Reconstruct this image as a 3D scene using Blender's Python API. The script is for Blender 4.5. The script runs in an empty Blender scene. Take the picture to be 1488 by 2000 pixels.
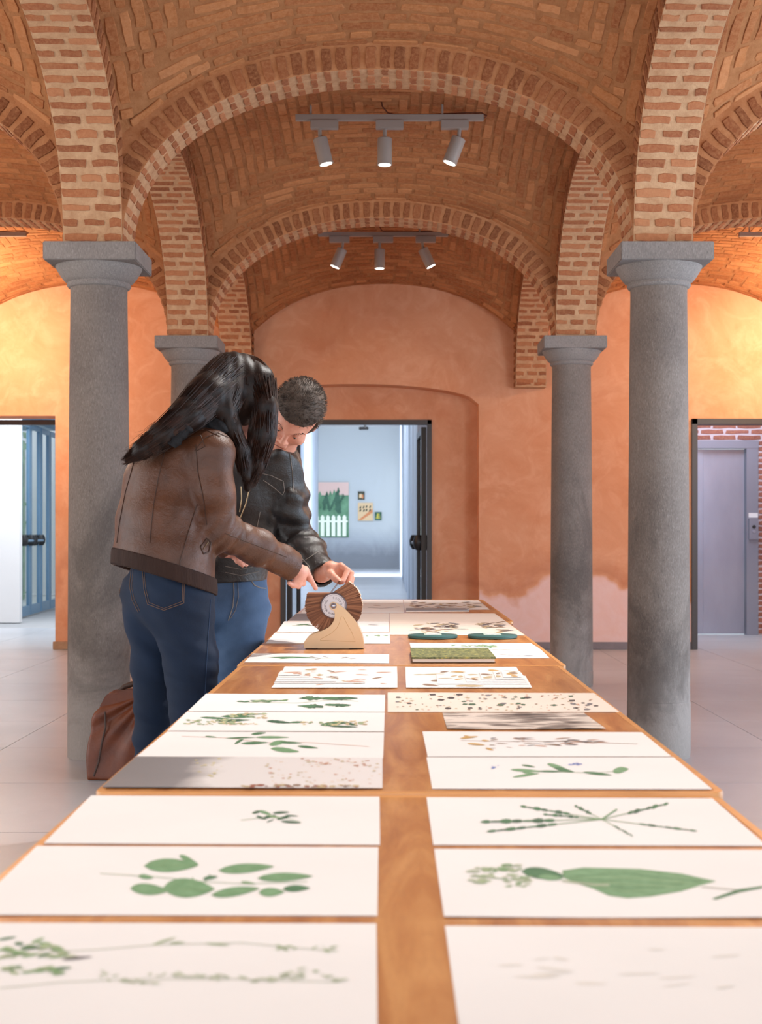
import bpy, bmesh, math, random
import numpy as np
from mathutils import Vector, Matrix
R = random.Random(7)
sc = bpy.context.scene
# ------------------------------------------------------------------ camera
F, CX, CY, H = 2650.0, 762.0, 1043.0, 1.11          # focal length in px of the 1488x2000 frame, principal vanishing point, eye height
cam = bpy.data.cameras.new('camera'); camo = bpy.data.objects.new('camera', cam); sc.collection.objects.link(camo)
camo.location = (0, 0, H); camo.rotation_euler = (math.pi/2, 0, 0)
cam.sensor_width = 36; cam.lens = F/2000*36; cam.shift_x = -(CX-744)/2000; cam.shift_y = (CY-1000)/2000
cam.clip_start = .02; cam.clip_end = 200
cam.dof.use_dof = True; cam.dof.focus_distance = 4.6; cam.dof.aperture_fstop = 8
sc.camera = camo
sc.view_settings.view_transform = 'Standard'; sc.view_settings.look = 'None'
sc.view_settings.exposure = 0.48; sc.view_settings.gamma = 1; sc.view_settings.use_curve_mapping = False
# ------------------------------------------------------------------ light
def lin(c):
    return tuple(((v/255)/12.92 if v/255 <= .04045 else ((v/255+.055)/1.055)**2.4) for v in c)
w = bpy.data.worlds.new('world'); sc.world = w; w.use_nodes = True
w.node_tree.nodes['Background'].inputs[0].default_value = (.80, .90, 1.0, 1); w.node_tree.nodes['Background'].inputs[1].default_value = 1.1
def lamp(kind, name, loc, energy, color=(1, 1, 1), target=None, size=.1, size_y=None, angle=60, blend=.6):
    l = bpy.data.lights.new(name, kind); o = bpy.data.objects.new(name, l); sc.collection.objects.link(o)
    o.location = loc; l.energy = energy; l.color = color
    if kind == 'AREA':
        l.size = size
        if size_y: l.shape = 'RECTANGLE'; l.size_y = size_y
    elif kind == 'SPOT':
        l.spot_size = math.radians(angle); l.spot_blend = blend; l.shadow_soft_size = size
    else: l.shadow_soft_size = size
    if target is not None:
        o.rotation_euler = (Vector(target)-Vector(loc)).to_track_quat('-Z', 'Y').to_euler()
    return o
WARM = (1, .86, .70); NEUT = (1, .965, .92); COOL = (.84, .92, 1)
# unseen fill lamp added behind the camera, and soft light from the open aisles
lamp('AREA', 'front_fill', (0, -1.6, 1.9), 50, (1, .95, .90), (0, 8, 1.4), 7.5, 3)
lamp('AREA', 'left_aisle_light', (-6.2, 3.5, 1.6), 70, (1, .93, .86), (0, 6, 1.4), 5, 2.6)
lamp('AREA', 'right_aisle_light', (6.2, 4.0, 1.6), 115, (.74, .86, 1), (0, 7, 1.2), 5, 2.6)
lamp('AREA', 'right_floor_fill', (4.25, 5.6, 1.35), 70, (.60, .78, 1), (2.0, 7.2, 0), 2.0, 2.2)  # cool area lamp added for the daylight sheen on the right floor
lamp('AREA', 'right_rear_fill', (4.25, 10.4, 1.5), 30, (.62, .80, 1), (2.4, 10.6, 0), 1.6, 2.0)  # second added cool lamp, farther back; the wall has no opening here
# track spots of the two bays over the table nearest the camera (fixtures are above the frame)
for x, y, tx, ty, e in ((.45, 2.0, .2, 2.0, 62), (-.4, 2.2, -.25, 2.15, 62), (.75, 5.0, .1, 3.3, 75), (.85, 5.1, -.40, 4.40, 230), (.2, 5.3, .2, 5.2, 80)):
    lamp('SPOT', 'track_spot', (x, y, 3.6), e, NEUT, (tx, ty, .74), .03, angle=62, blend=.8)
# wall washers of the side aisles
for sx in (-1, 1):
    lamp('SPOT', 'aisle_spot', (sx*3.0, 11.3, 3.42), 80, (1, .80, .56), (sx*4.1, 13.0, 2.2), .05, angle=95, blend=1)
    lamp('POINT', 'aisle_glow', (sx*3.75, 12.0, 3.0), 58, (1, .80, .55), size=.12)
for sx, e in ((-1, 24), (1, 24)):  # unseen point lamps added in the nearer aisle bays to raise the ambient light
    for y in (5.2, 8.4): lamp('POINT', 'aisle_fill', (sx*3.1, y, 2.6), e, (1, .88, .74), size=.25)
# daylight in the rooms behind the back wall
lamp('AREA', 'corridor_daylight', (-1.0, 17.5, 3.9), 45, COOL, (-1.0, 16.5, 0), 2.2, 5)
lamp('AREA', 'corridor_daylight', (-1.0, 26, 4.3), 130, COOL, (-1.0, 26, 0), 2.2, 8)
lamp('AREA', 'corridor_daylight', (-1.0, 37, 4.3), 560, COOL, (-1.0, 43.9, 1.6), 2.2, 9)
lamp('AREA', 'vestibule_daylight', (-4.4, 16.5, 3.3), 130, (.85, .93, 1), (-4.4, 16.5, 0), 2.4, 3)
lamp('AREA', 'lobby_daylight', (3.6, 14.0, 2.9), 32, (.72, .82, 1), (3.6, 14.3, 0), 1.0, .8)
# ------------------------------------------------------------------ helpers
def P(px, py, D): return Vector(((px-CX)*D/F, D, H-(py-CY)*D/F))
def px_of(p): return (CX+p[0]/p[1]*F, CY-(p[2]-H)/p[1]*F)
ZT = .735
def T(px, py, z=ZT):
    D = F*(H-z)/(py-CY); return Vector(((px-CX)*D/F, D, z))
def link(o, parent=None):
    sc.collection.objects.link(o)
    if parent is not None:
        o.parent = parent; o.matrix_parent_inverse = parent.matrix_world.inverted()
    return o
def tag(o, label=None, cat=None, group=None, kind=None):
    if label: o['label'] = label
    if cat: o['category'] = cat
    if group: o['group'] = group
    if kind: o['kind'] = kind
    return o
def empty(name, loc=(0, 0, 0), rz=0):
    o = bpy.data.objects.new(name, None); o.empty_display_size = .05; sc.collection.objects.link(o)
    o.location = loc; o.rotation_euler = (0, 0, rz)
    bpy.context.view_layer.update(); return o
class MB:
    """collects boxes, tubes and prisms in world coordinates and links them as one mesh object"""
    def __init__(s): s.v = []; s.f = []
    def add(s, vs, fs):
        n = len(s.v); s.v += [tuple(v) for v in vs]; s.f += [tuple(i+n for i in f) for f in fs]; return s
    def box(s, x0, x1, y0, y1, z0, z1):
        return s.add([(x0,y0,z0),(x1,y0,z0),(x1,y1,z0),(x0,y1,z0),(x0,y0,z1),(x1,y0,z1),(x1,y1,z1),(x0,y1,z1)],
                     [(0,3,2,1),(4,5,6,7),(0,1,5,4),(1,2,6,5),(2,3,7,6),(3,0,4,7)])
    def prism(s, pts, off):
        """pts: closed outline in 3D, off: extrusion vector"""
        n = len(pts); off = Vector(off); a = [Vector(p) for p in pts]
        return s.add(a+[p+off for p in a], [tuple(range(n))[::-1], tuple(range(n, 2*n))]+[(i, (i+1) % n, (i+1) % n+n, i+n) for i in range(n)])
    def tube(s, pts, r, n=8, close=True):
        pts = [Vector(p) for p in pts]; rs = r if isinstance(r, (list, tuple)) else [r]*len(pts)
        base = len(s.v); ref = Vector((0, 0, 1))
        for i, p in enumerate(pts):
            d = (pts[min(i+1, len(pts)-1)]-pts[max(i-1, 0)]).normalized()
            if abs(d.dot(ref)) > .93: ref = Vector((1, 0, 0)) if abs(d.x) < .9 else Vector((0, 1, 0))
            a = d.cross(ref).normalized(); b = d.cross(a).normalized(); ref = a.cross(d).normalized()
            for k in range(n):
                t = 2*math.pi*k/n; s.v.append(tuple(p+a*math.cos(t)*rs[i]+b*math.sin(t)*rs[i]))
        for i in range(len(pts)-1):
            for k in range(n):
                s.f.append((base+i*n+k, base+i*n+(k+1) % n, base+(i+1)*n+(k+1) % n, base+(i+1)*n+k))
        if close:
            s.f.append(tuple(base+k for k in range(n))[::-1]); e = base+(len(pts)-1)*n; s.f.append(tuple(e+k for k in range(n)))
        return s
    def lathe(s, prof, c, n=32, axis='z'):
        base = len(s.v); c = Vector(c)
        for r, h in prof:
            for k in range(n):
                t = 2*math.pi*k/n
                q = Vector((r*math.cos(t), r*math.sin(t), h)) if axis == 'z' else Vector((r*math.cos(t), h, r*math.sin(t)))
                s.v.append(tuple(c+q))
        for i in range(len(prof)-1):
            for k in range(n):
                s.f.append((base+i*n+k, base+i*n+(k+1) % n, base+(i+1)*n+(k+1) % n, base+(i+1)*n+k))
        s.f.append(tuple(base+k for k in range(n))[::-1]); e = base+(len(prof)-1)*n; s.f.append(tuple(e+k for k in range(n)))
        return s
    def mesh(s, name):
        me = bpy.data.meshes.new(name); me.from_pydata(s.v, [], s.f); me.update(); return me
    def build(s, name, m, parent=None, smooth=False, bevel=0):
        if parent is not None and parent.parent is not None: bpy.context.view_layer.update()
        me = s.mesh(name); me.materials.append(m)
        b = bmesh.new(); b.from_mesh(me); bmesh.ops.recalc_face_normals(b, faces=b.faces)
        if bevel: bmesh.ops.bevel(b, geom=[e for e in b.edges if len(e.link_faces) == 2 and e.calc_face_angle(0) > .5], offset=bevel, segments=2, affect='EDGES')
        b.to_mesh(me); b.free()
        if parent is not None: me.transform(parent.matrix_world.inverted())
        if smooth:
            me.shade_smooth()
            try: me.set_sharp_from_angle(angle=math.radians(38))
            except Exception: pass
        o = bpy.data.objects.new(name, me); sc.collection.objects.link(o)
        if parent is not None: o.parent = parent
        return o
def struct(o): o['kind'] = 'structure'; return o
# ------------------------------------------------------------------ materials
def nt(name):
    m = bpy.data.materials.new(name); m.use_nodes = True; t = m.node_tree; return m, t, t.nodes['Principled BSDF']
def ramp(t, stops, fac):
    r = t.nodes.new('ShaderNodeValToRGB'); e = r.color_ramp.elements
    while len(e) < len(stops): e.new(.5)
    for i, (p, c) in enumerate(stops): e[i].position = p; e[i].color = (*lin(c), 1)
    t.links.new(fac, r.inputs[0]); return r.outputs[0]
def noise(t, vec, scale, detail=4, rough=.55, dist=0):
    n = t.nodes.new('ShaderNodeTexNoise'); n.inputs['Scale'].default_value = scale; n.inputs['Detail'].default_value = detail
    n.inputs['Roughness'].default_value = rough; n.inputs['Distortion'].default_value = dist
    if vec is not None: t.links.new(vec, n.inputs['Vector'])
    return n.outputs[0]
def coords(t, scale=(1, 1, 1), kind='Object'):
    if kind == 'World': c = t.nodes.new('ShaderNodeNewGeometry').outputs['Position']
    else: c = t.nodes.new('ShaderNodeTexCoord').outputs[kind]
    mp = t.nodes.new('ShaderNodeMapping'); mp.inputs['Scale'].default_value = scale; t.links.new(c, mp.inputs[0]); return mp.outputs[0]
def bump(t, b, h, strength, dist=.01):
    n = t.nodes.new('ShaderNodeBump'); n.inputs['Strength'].default_value = strength; n.inputs['Distance'].default_value = dist
    t.links.new(h, n.inputs['Height']); t.links.new(n.outputs[0], b.inputs['Normal'])
def mix(t, fac, a, b_, mode='MIX'):
    m = t.nodes.new('ShaderNodeMix'); m.data_type = 'RGBA'; m.blend_type = mode
    if isinstance(fac, (int, float)): m.inputs[0].default_value = fac
    else: t.links.new(fac, m.inputs[0])
    for v, i in ((a, 6), (b_, 7)):
        if isinstance(v, tuple): m.inputs[i].default_value = (*lin(v), 1)
        else: t.links.new(v, m.inputs[i])
    return m.outputs[2]
def mth(t, op, a, b_=None, c=None):
    m = t.nodes.new('ShaderNodeMath'); m.operation = op
    for i, v in enumerate((a, b_, c)):
        if v is None: continue
        if isinstance(v, (int, float)): m.inputs[i].default_value = v
        else: t.links.new(v, m.inputs[i])
    return m.outputs[0]
def sepz(t, out='Z'):
    s = t.nodes.new('ShaderNodeSeparateXYZ'); t.links.new(t.nodes.new('ShaderNodeNewGeometry').outputs['Position'], s.inputs[0]); return s.outputs[out]
def plain(name, col, rough=.6, metal=0, ns=0, amt=12, bmp=0, bs=60, stretch=(1, 1, 1), spec=.5):
    m, t, b = nt(name); b.inputs['Roughness'].default_value = rough; b.inputs['Metallic'].default_value = metal
    b.inputs['Specular IOR Level'].default_value = spec
    if ns:
        v = coords(t, stretch); n = noise(t, v, ns)
        lo = tuple(max(0, c-amt) for c in col); hi = tuple(min(255, c+amt) for c in col)
        t.links.new(ramp(t, [(.3, lo), (.7, hi)], n), b.inputs['Base Color'])
    else: b.inputs['Base Color'].default_value = (*lin(col), 1)
    if bmp: bump(t, b, noise(t, coords(t, stretch), bs, 5), bmp)
    return m
def brickmat(name, stops, attr=False, bs=55):
    m, t, b = nt(name); b.inputs['Roughness'].default_value = .92; b.inputs['Specular IOR Level'].default_value = .2
    if attr:
        a = t.nodes.new('ShaderNodeAttribute'); a.attribute_name = 'bv'; rnd = a.outputs['Fac']
    else: rnd = t.nodes.new('ShaderNodeObjectInfo').outputs['Random']
    c = ramp(t, stops, rnd)
    wv = coords(t, kind='World'); n = noise(t, wv, bs, 6, .7)
    c = mix(t, ramp(t, [(.42, (0, 0, 0)), (.68, (190, 190, 190))], noise(t, wv, bs*1.1, 8, .82)), c, (198, 144, 102)); c = mix(t, ramp(t, [(.30, (140, 140, 140)), (.48, (0, 0, 0))], noise(t, wv, 7, 5, .7)), c, (178, 128, 90))
    c = mix(t, ramp(t, [(.35, (120, 120, 120)), (.5, (0, 0, 0))], noise(t, wv, 22, 5, .7)), c, (112, 62, 40))
    t.links.new(c, b.inputs['Base Color']); bump(t, b, n, .6, .006)
    return m
M = {}
M['brick'] = brickmat('arch_brick', [(0, (134, 78, 52)), (.3, (152, 90, 60)), (.6, (166, 102, 68)), (1, (182, 122, 86))])
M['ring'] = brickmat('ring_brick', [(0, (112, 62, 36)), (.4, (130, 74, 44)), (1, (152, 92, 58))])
VS = [(0, (146, 86, 50)), (.3, (162, 100, 60)), (.7, (174, 112, 68)), (1, (188, 126, 82))]
M['vbrick'] = brickmat('vault_brick', VS, bs=40); M['vbrickw'] = brickmat('vault_brickwork', VS, True, bs=40)
def mortar(name, a, c, s=14):
    m, t, b = nt(name); b.inputs['Roughness'].default_value = .95; b.inputs['Specular IOR Level'].default_value = .15
    v = coords(t, kind='World'); n = noise(t, v, s, 7, .7)
    col = mix(t, ramp(t, [(.34, (150, 150, 150)), (.47, (0, 0, 0))], noise(t, v, 48, 7, .8)), ramp(t, [(.3, a), (.7, c)], n), (160, 98, 66)); t.links.new(col, b.inputs['Base Color']); bump(t, b, noise(t, v, 70, 7, .75), .8, .008); return m
M['mortar'] = mortar('arch_mortar', (184, 140, 104), (214, 174, 136)); M['vmortar'] = mortar('vault_mortar', (156, 102, 64), (184, 130, 88))
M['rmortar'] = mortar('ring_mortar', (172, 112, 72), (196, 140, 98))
def plaster():
    m, t, b = nt('orange_plaster'); b.inputs['Roughness'].default_value = .8; b.inputs['Specular IOR Level'].default_value = .25
    v = coords(t, kind='World')
    c = ramp(t, [(.22, (198, 134, 96)), (.42, (212, 150, 112)), (.6, (218, 160, 124)), (.8, (228, 174, 140))], noise(t, v, 1.4, 9, .68, .9))
    c = mix(t, ramp(t, [(.48, (0, 0, 0)), (.68, (170, 170, 170))], noise(t, v, 3.6, 8, .66, 1.4)), c, (232, 182, 150)); c = mix(t, ramp(t, [(.30, (150, 150, 150)), (.44, (0, 0, 0))], noise(t, v, 2.3, 8, .6, .6)), c, (196, 122, 82))
    # rising damp: pale salts and brown stains low on the wall
    z = sepz(t); edge = mth(t, 'ADD', mth(t, 'MULTIPLY', z, 1.0), mth(t, 'MULTIPLY', noise(t, v, 1.1, 4, .5, .4), -1.3))
    low = ramp(t, [(.0, (235, 235, 235)), (.07, (0, 0, 0))], mth(t, 'ADD', mth(t, 'ADD', edge, .16), mth(t, 'MULTIPLY', mth(t, 'LESS_THAN', sepz(t, 'X'), .86), .7)))
    c = mix(t, low, c, mix(t, noise(t, v, 5, 6, .6, 1), (232, 190, 176), (240, 220, 222)))
    c = mix(t, ramp(t, [(.3, (110, 110, 110)), (.62, (0, 0, 0))], mth(t, 'MULTIPLY', z, .42)), c, (236, 184, 152)) if False else c
    mid = ramp(t, [(.16, (0, 0, 0)), (.24, (150, 150, 150)), (.44, (0, 0, 0))], mth(t, 'ADD', edge, .26))
    c = mix(t, mid, c, (170, 96, 68))
    t.links.new(c, b.inputs['Base Color']); bump(t, b, noise(t, v, 18, 8, .6), .25, .01); return m
M['plaster'] = plaster()
def stone(name, a, c, low=None):
    m, t, b = nt(name); b.inputs['Roughness'].default_value = .9; b.inputs['Specular IOR Level'].default_value = .2
    v = coords(t, kind='World'); n1 = noise(t, v, 2.2, 6, .6); n2 = noise(t, coords(t, (1, 1, .35), 'World'), 170, 4, .8)
    col = ramp(t, [(.3, a), (.7, c)], n1)
    col = mix(t, ramp(t, [(.52, (0, 0, 0)), (.75, (170, 170, 170))], n2), col, tuple(min(255, q+52) for q in c))
    col = mix(t, ramp(t, [(.28, (200, 200, 200)), (.46, (0, 0, 0))], n2), col, tuple(int(q*.62) for q in a))
    if low:
        z = sepz(t); k = mth(t, 'ADD', z, mth(t, 'MULTIPLY', noise(t, v, 6, 6, .7), -.55))
        col = mix(t, ramp(t, [(.0, (190, 190, 190)), (.30, (0, 0, 0))], k), col, low); st = mth(t, 'ADD', noise(t, coords(t, (1, 1, .6), 'World'), 2.6, 7, .7, .8), mth(t, 'MULTIPLY', mth(t, 'ABSOLUTE', mth(t, 'SUBTRACT', z, .75)), .16)); col = mix(t, ramp(t, [(.44, (190, 190, 190)), (.58, (0, 0, 0))], st), col, tuple(int(q*.74) for q in a))
    t.links.new(col, b.inputs['Base Color']); bump(t, b, n2, .55, .004); return m
M['stone'] = stone('grey_column_stone', (112, 102, 96), (134, 123, 115), (168, 160, 154)); M['capstone'] = stone('grey_capital_stone', (124, 117, 113), (144, 136, 131))
def floorm(name, a, c):
    m, t, b = nt(name); v = coords(t, kind='World')
    col = ramp(t, [(.3, a), (.7, c)], noise(t, v, 1.1, 8, .65, .4))
    rnd = t.nodes.new('ShaderNodeObjectInfo').outputs['Random']
    col = mix(t, mth(t, 'MULTIPLY', rnd, .12), col, tuple(int(q*.8) for q in a))
    col = mix(t, ramp(t, [(.55, (0, 0, 0)), (.8, (70, 70, 70))], noise(t, v, 60, 5, .8)), col, tuple(min(255, q+30) for q in c))
    t.links.new(col, b.inputs['Base Color']); b.inputs['Roughness'].default_value = .34; bump(t, b, noise(t, v, 90, 5), .06, .004); return m
M['tile'] = floorm('grey_stone_tile', (158, 160, 166), (176, 178, 183)); M['grout'] = plain('floor_grout', (148, 148, 150), .9)
def wood():
    m, t, b = nt('cherry_veneer'); g = t.nodes.new('ShaderNodeNewGeometry'); s = t.nodes.new('ShaderNodeSeparateXYZ'); t.links.new(g.outputs['Position'], s.inputs[0])
    # book-matched veneer: the grain mirrors about the long centre line
    ax = mth(t, 'ABSOLUTE', mth(t, 'SUBTRACT', s.outputs[0], .035)); cb = t.nodes.new('ShaderNodeCombineXYZ')
    yy = mth(t, 'ADD', s.outputs[1], mth(t, 'MULTIPLY', ax, .8))
    t.links.new(mth(t, 'MULTIPLY', ax, 7), cb.inputs[0]); t.links.new(mth(t, 'MULTIPLY', yy, 1.1), cb.inputs[1]); t.links.new(s.outputs[2], cb.inputs[2])
    n = noise(t, cb.outputs[0], 2.2, 7, .6, 1.2); n2 = noise(t, cb.outputs[0], 26, 5, .7, .5)
    col = ramp(t, [(.32, (166, 102, 54)), (.5, (194, 130, 74)), (.66, (214, 154, 94))], n)
    col = mix(t, ramp(t, [(.35, (110, 110, 110)), (.55, (0, 0, 0))], n2), col, (150, 94, 50))
    t.links.new(col, b.inputs['Base Color']); b.inputs['Roughness'].default_value = .33; b.inputs['Coat Weight'].default_value = .25; b.inputs['Coat Roughness'].default_value = .2
    bump(t, b, n2, .05, .002); return m
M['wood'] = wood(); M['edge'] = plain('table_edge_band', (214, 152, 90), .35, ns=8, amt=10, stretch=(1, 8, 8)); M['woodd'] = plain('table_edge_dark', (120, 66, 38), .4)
M['paper'] = plain('drawing_paper', (238, 236, 234), .75, ns=3, amt=3, bmp=.04, bs=200); M['cream'] = plain('cream_paper', (236, 222, 208), .75, ns=3, amt=4)
for k, c in {'g1': (74, 122, 84), 'g2': (116, 158, 116), 'g3': (58, 100, 72), 'g4': (130, 164, 118), 'g5': (160, 178, 140), 'g6': (176, 186, 160), 'stem': (140, 140, 108), 'ochre': (206, 164, 96), 'tan': (196, 176, 136), 'brownp': (150, 122, 100),
             'ink': (66, 58, 58), 'pinkp': (206, 160, 136), 'blue': (120, 140, 200), 'grayp': (120, 116, 120), 'fl': (214, 204, 160), 'red': (150, 84, 60), 'palegreen': (198, 204, 184)}.items():
    M[k] = plain('print_'+k, c, .6, ns=60, amt=10)
M['steel'] = plain('fixture_grey', (156, 146, 138), .45, ns=3, amt=3); M['dsteel'] = plain('dark_door_steel', (72, 68, 66), .4, .3); M['black'] = plain('black_plastic', (24, 24, 28), .4)
M['cable'] = plain('brown_cable', (92, 44, 26), .6)
m, t, b = nt('lamp_lens'); b.inputs['Emission Color'].default_value = (1, .93, .82, 1); b.inputs['Emission Strength'].default_value = 6; M['lens'] = m
M['bluewall'] = plain('corridor_wall', (202, 210, 222), .8, ns=1.2, amt=6, bmp=.1, bs=12)
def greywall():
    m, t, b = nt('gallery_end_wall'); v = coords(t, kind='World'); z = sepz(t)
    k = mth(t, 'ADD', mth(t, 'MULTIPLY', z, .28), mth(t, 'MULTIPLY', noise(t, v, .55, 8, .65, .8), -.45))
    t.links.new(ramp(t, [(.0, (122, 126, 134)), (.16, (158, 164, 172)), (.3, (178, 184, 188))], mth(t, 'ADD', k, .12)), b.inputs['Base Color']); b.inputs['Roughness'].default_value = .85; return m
M['greywall'] = greywall()
M['glass'], t, b = nt('window_glass'); b.inputs['Transmission Weight'].default_value = 1; b.inputs['Roughness'].default_value = .02; b.inputs['IOR'].default_value = 1.1; b.inputs['Base Color'].default_value = (.92, .97, 1, 1)
M['bluesteel'] = plain('blue_grey_door_frame', (98, 132, 160), .35, .1); M['lift'] = plain('brushed_lift_steel', (158, 160, 176), .3, .55, ns=1.2, amt=8, stretch=(2, 2, .8))
M['liftf'] = plain('lift_frame_steel', (140, 142, 156), .35, .5); M['lbrick'] = brickmat('lobby_brick', [(0, (120, 70, 66)), (1, (146, 90, 84))], bs=50); M['lmortar'] = plain('lobby_mortar', (184, 168, 172), .9)
M['white'] = plain('white_painted_wall', (222, 220, 220), .7, ns=1, amt=3); M['plinth'] = plain('stone_plinth', (176, 142, 112), .8, ns=12, amt=12)

# ------------------------------------------------------------------ vaulted hall geometry
COLX = [-4.256, -1.459, 1.338, 4.135]; ROWY = [.56, 3.68, 6.80, 9.92, 13.04]; WALLY = 13.07
ZS, HW, NN = 2.529, .145, 2.15; AT, BT = 1.2535, .861; AL, BL = 1.415, .970; RING = .117
def sel(a, b_, n=240):
    th = np.linspace(0, math.pi, n); c, s = np.cos(th), np.abs(np.sin(th))
    x = -a*np.sign(c)*np.abs(c)**(2/NN); h = b_*s**(2/NN); return x, h
class Arch:
    """one rib: curve over s in [-a,a], rise h above the springing; e = direction of the span, g = direction of the width"""
    def __init__(A, kind, cx, cy):
        A.kind = kind; A.c = Vector((cx, cy, ZS)); A.a, A.b = (AT, BT) if kind == 't' else (AL, BL)
        A.e, A.g = (Vector((1, 0, 0)), Vector((0, 1, 0))) if kind == 't' else (Vector((0, 1, 0)), Vector((1, 0, 0)))
        x, h = sel(A.a, A.b); d = np.hypot(np.diff(x), np.diff(h)); A.L = np.concatenate([[0], np.cumsum(d)]); A.x, A.h = x, h; A.len = A.L[-1]
    def at(A, t):
        x = float(np.interp(t, A.L, A.x)); h = float(np.interp(t, A.L, A.h)); e = .02
        x1 = float(np.interp(t+e, A.L, A.x)); h1 = float(np.interp(t+e, A.L, A.h)); x0 = float(np.interp(t-e, A.L, A.x)); h0 = float(np.interp(t-e, A.L, A.h))
        tx, th = x1-x0, h1-h0; l = math.hypot(tx, th) or 1
        return x, h, tx/l, th/l
    def pt(A, t, wv, r):
        x, h, tx, th = A.at(t); nx, nh = -th, tx      # outward normal (away from the opening)
        p = A.c+A.e*(x+nx*r)+Vector((0, 0, 1))*(h+nh*r)+A.g*wv
        T_ = A.e*tx+Vector((0, 0, 1))*th; N_ = A.e*nx+Vector((0, 0, 1))*nh
        return p, T_, N_
# brick meshes shared by all the single bricks
def brick_mesh(seed, n=10):
    r = random.Random(seed); vs = []; base = []
    corners = [(-.5, -.46), (-.2, -.5), (.2, -.5), (.48, -.47), (.5, 0), (.47, .48), (.15, .5), (-.15, .5), (-.48, .47), (-.5, .05)]
    for x, y in corners: base.append((x*(1+r.uniform(-.07, .03)), y*(1+r.uniform(-.34, .10))))
    k = len(base)
    vs = [(x, y, -.5) for x, y in base]+[(x*.99, y*.97, .55) for x, y in base]+[(x*.95, y*.86, .9+r.uniform(0, .1)) for x, y in base]
    fs = [(i, (i+1) % k, (i+1) % k+k, i+k) for i in range(k)]+[(i+k, (i+1) % k+k, (i+1) % k+2*k, i+2*k) for i in range(k)]+[tuple(range(2*k, 3*k))]
    me = bpy.data.meshes.new('brick'); me.from_pydata(vs, [], fs); me.update(); return me
def variants(mat, n=7):
    out = []
    for i in range(n):
        me = brick_mesh(100+i); me.materials.append(mat); out.append(me)
    return out
BV = {'brick': variants(M['brick']), 'ring': variants(M['ring']), 'vault': variants(M['vbrick']), 'lobby': variants(M['lbrick'])}
def put_brick(kind, p, ax, ay, az, size, parent):
    """ax along the length, ay across, az proud direction; unit vectors"""
    o = bpy.data.objects.new('brick', R.choice(BV[kind])); sc.collection.objects.link(o); o.parent = parent
    m = Matrix((ax*size[0], ay*size[1], az*size[2])).transposed().to_4x4(); m.translation = p
    o.matrix_local = parent.matrix_world.inverted() @ m
    return o
trim_n = [0]
def build_arch(kind, cx, cy, faces, part_cols=48):
    A = Arch(kind, cx, cy); trim_n[0] += 1
    # rib body with its mortar surface
    mb = MB(); n = 64; vs = []; fs = []
    for i in range(n+1):
        t_ = A.len*i/n
        for wv, r in ((-HW, 0), (HW, 0), (HW, .25), (-HW, .25)):
            q = A.pt(t_, wv, r)[0]; vs.append(q)
    for i in range(n):
        for k in range(4): fs.append((i*4+k, i*4+(k+1) % 4, (i+1)*4+(k+1) % 4, (i+1)*4+k))
    fs += [(0, 1, 2, 3), (n*4+3, n*4+2, n*4+1, n*4)]
    mb.add(vs, fs); body = mb.build('trim_%d' % trim_n[0], M['mortar'], smooth=False); struct(body)
    # give the flanks of the rib the darker ring mortar
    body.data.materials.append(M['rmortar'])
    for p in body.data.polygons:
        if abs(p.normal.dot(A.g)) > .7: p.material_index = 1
    pitch = .070; ncs = int(A.len/pitch)
    for i in range(ncs):
        t_ = (i+.5)*A.len/ncs; p, T_, N_ = A.pt(t_, 0, 0)
        # soffit bricks: alternate patterns across the width, ragged mortar in between
        pats = ([(-.5, .0), (.0+.04, .5)], [(-.5, -.22), (-.14, .20), (.28, .5)], [(-.5, .12), (.2, .5)], [(-.5, -.28), (-.2, .5)]) if kind == 'l' else ([(-.5, -.2), (-.13, .15), (.22, .5)], [(-.5, -.05), (.03, .5)], [(-.5, -.24), (-.16, .2), (.27, .5)])
        pat = pats[(i*5+i//3) % len(pats)]
        for w0, w1 in pat:
            w0 += R.uniform(-.02, .02)*(w0 > -.5); w1 += R.uniform(-.02, .02)*(w1 < .5)
            L_ = (w1-w0)*2*HW; c = (w0+w1)*HW
            th_ = (pitch*R.uniform(.50, .68)) if kind == 'l' else pitch*R.uniform(.46, .62)
            put_brick('brick', p+A.g*c, A.g, T_, -N_, (L_-.004, th_, .0055), body)
        # ring bricks on the visible faces
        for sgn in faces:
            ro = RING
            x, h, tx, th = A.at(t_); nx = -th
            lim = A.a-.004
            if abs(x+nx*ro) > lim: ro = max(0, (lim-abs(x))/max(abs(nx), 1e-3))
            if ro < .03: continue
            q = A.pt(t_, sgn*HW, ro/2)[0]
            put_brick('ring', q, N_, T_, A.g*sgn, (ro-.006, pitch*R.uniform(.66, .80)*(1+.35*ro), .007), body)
    return body
arches = []
midx = [(COLX[i]+COLX[i+1])/2 for i in range(3)]; midy = [(ROWY[i]+ROWY[i+1])/2 for i in range(4)]
for cx in midx:
    for cy in (6.80, 9.92): arches.append(build_arch('t', cx, cy, (-1,)))
for i, cx in enumerate(COLX[1:3]):
    for cy in midy[1:]: arches.append(build_arch('l', cx, cy, (1, -1)))
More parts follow.
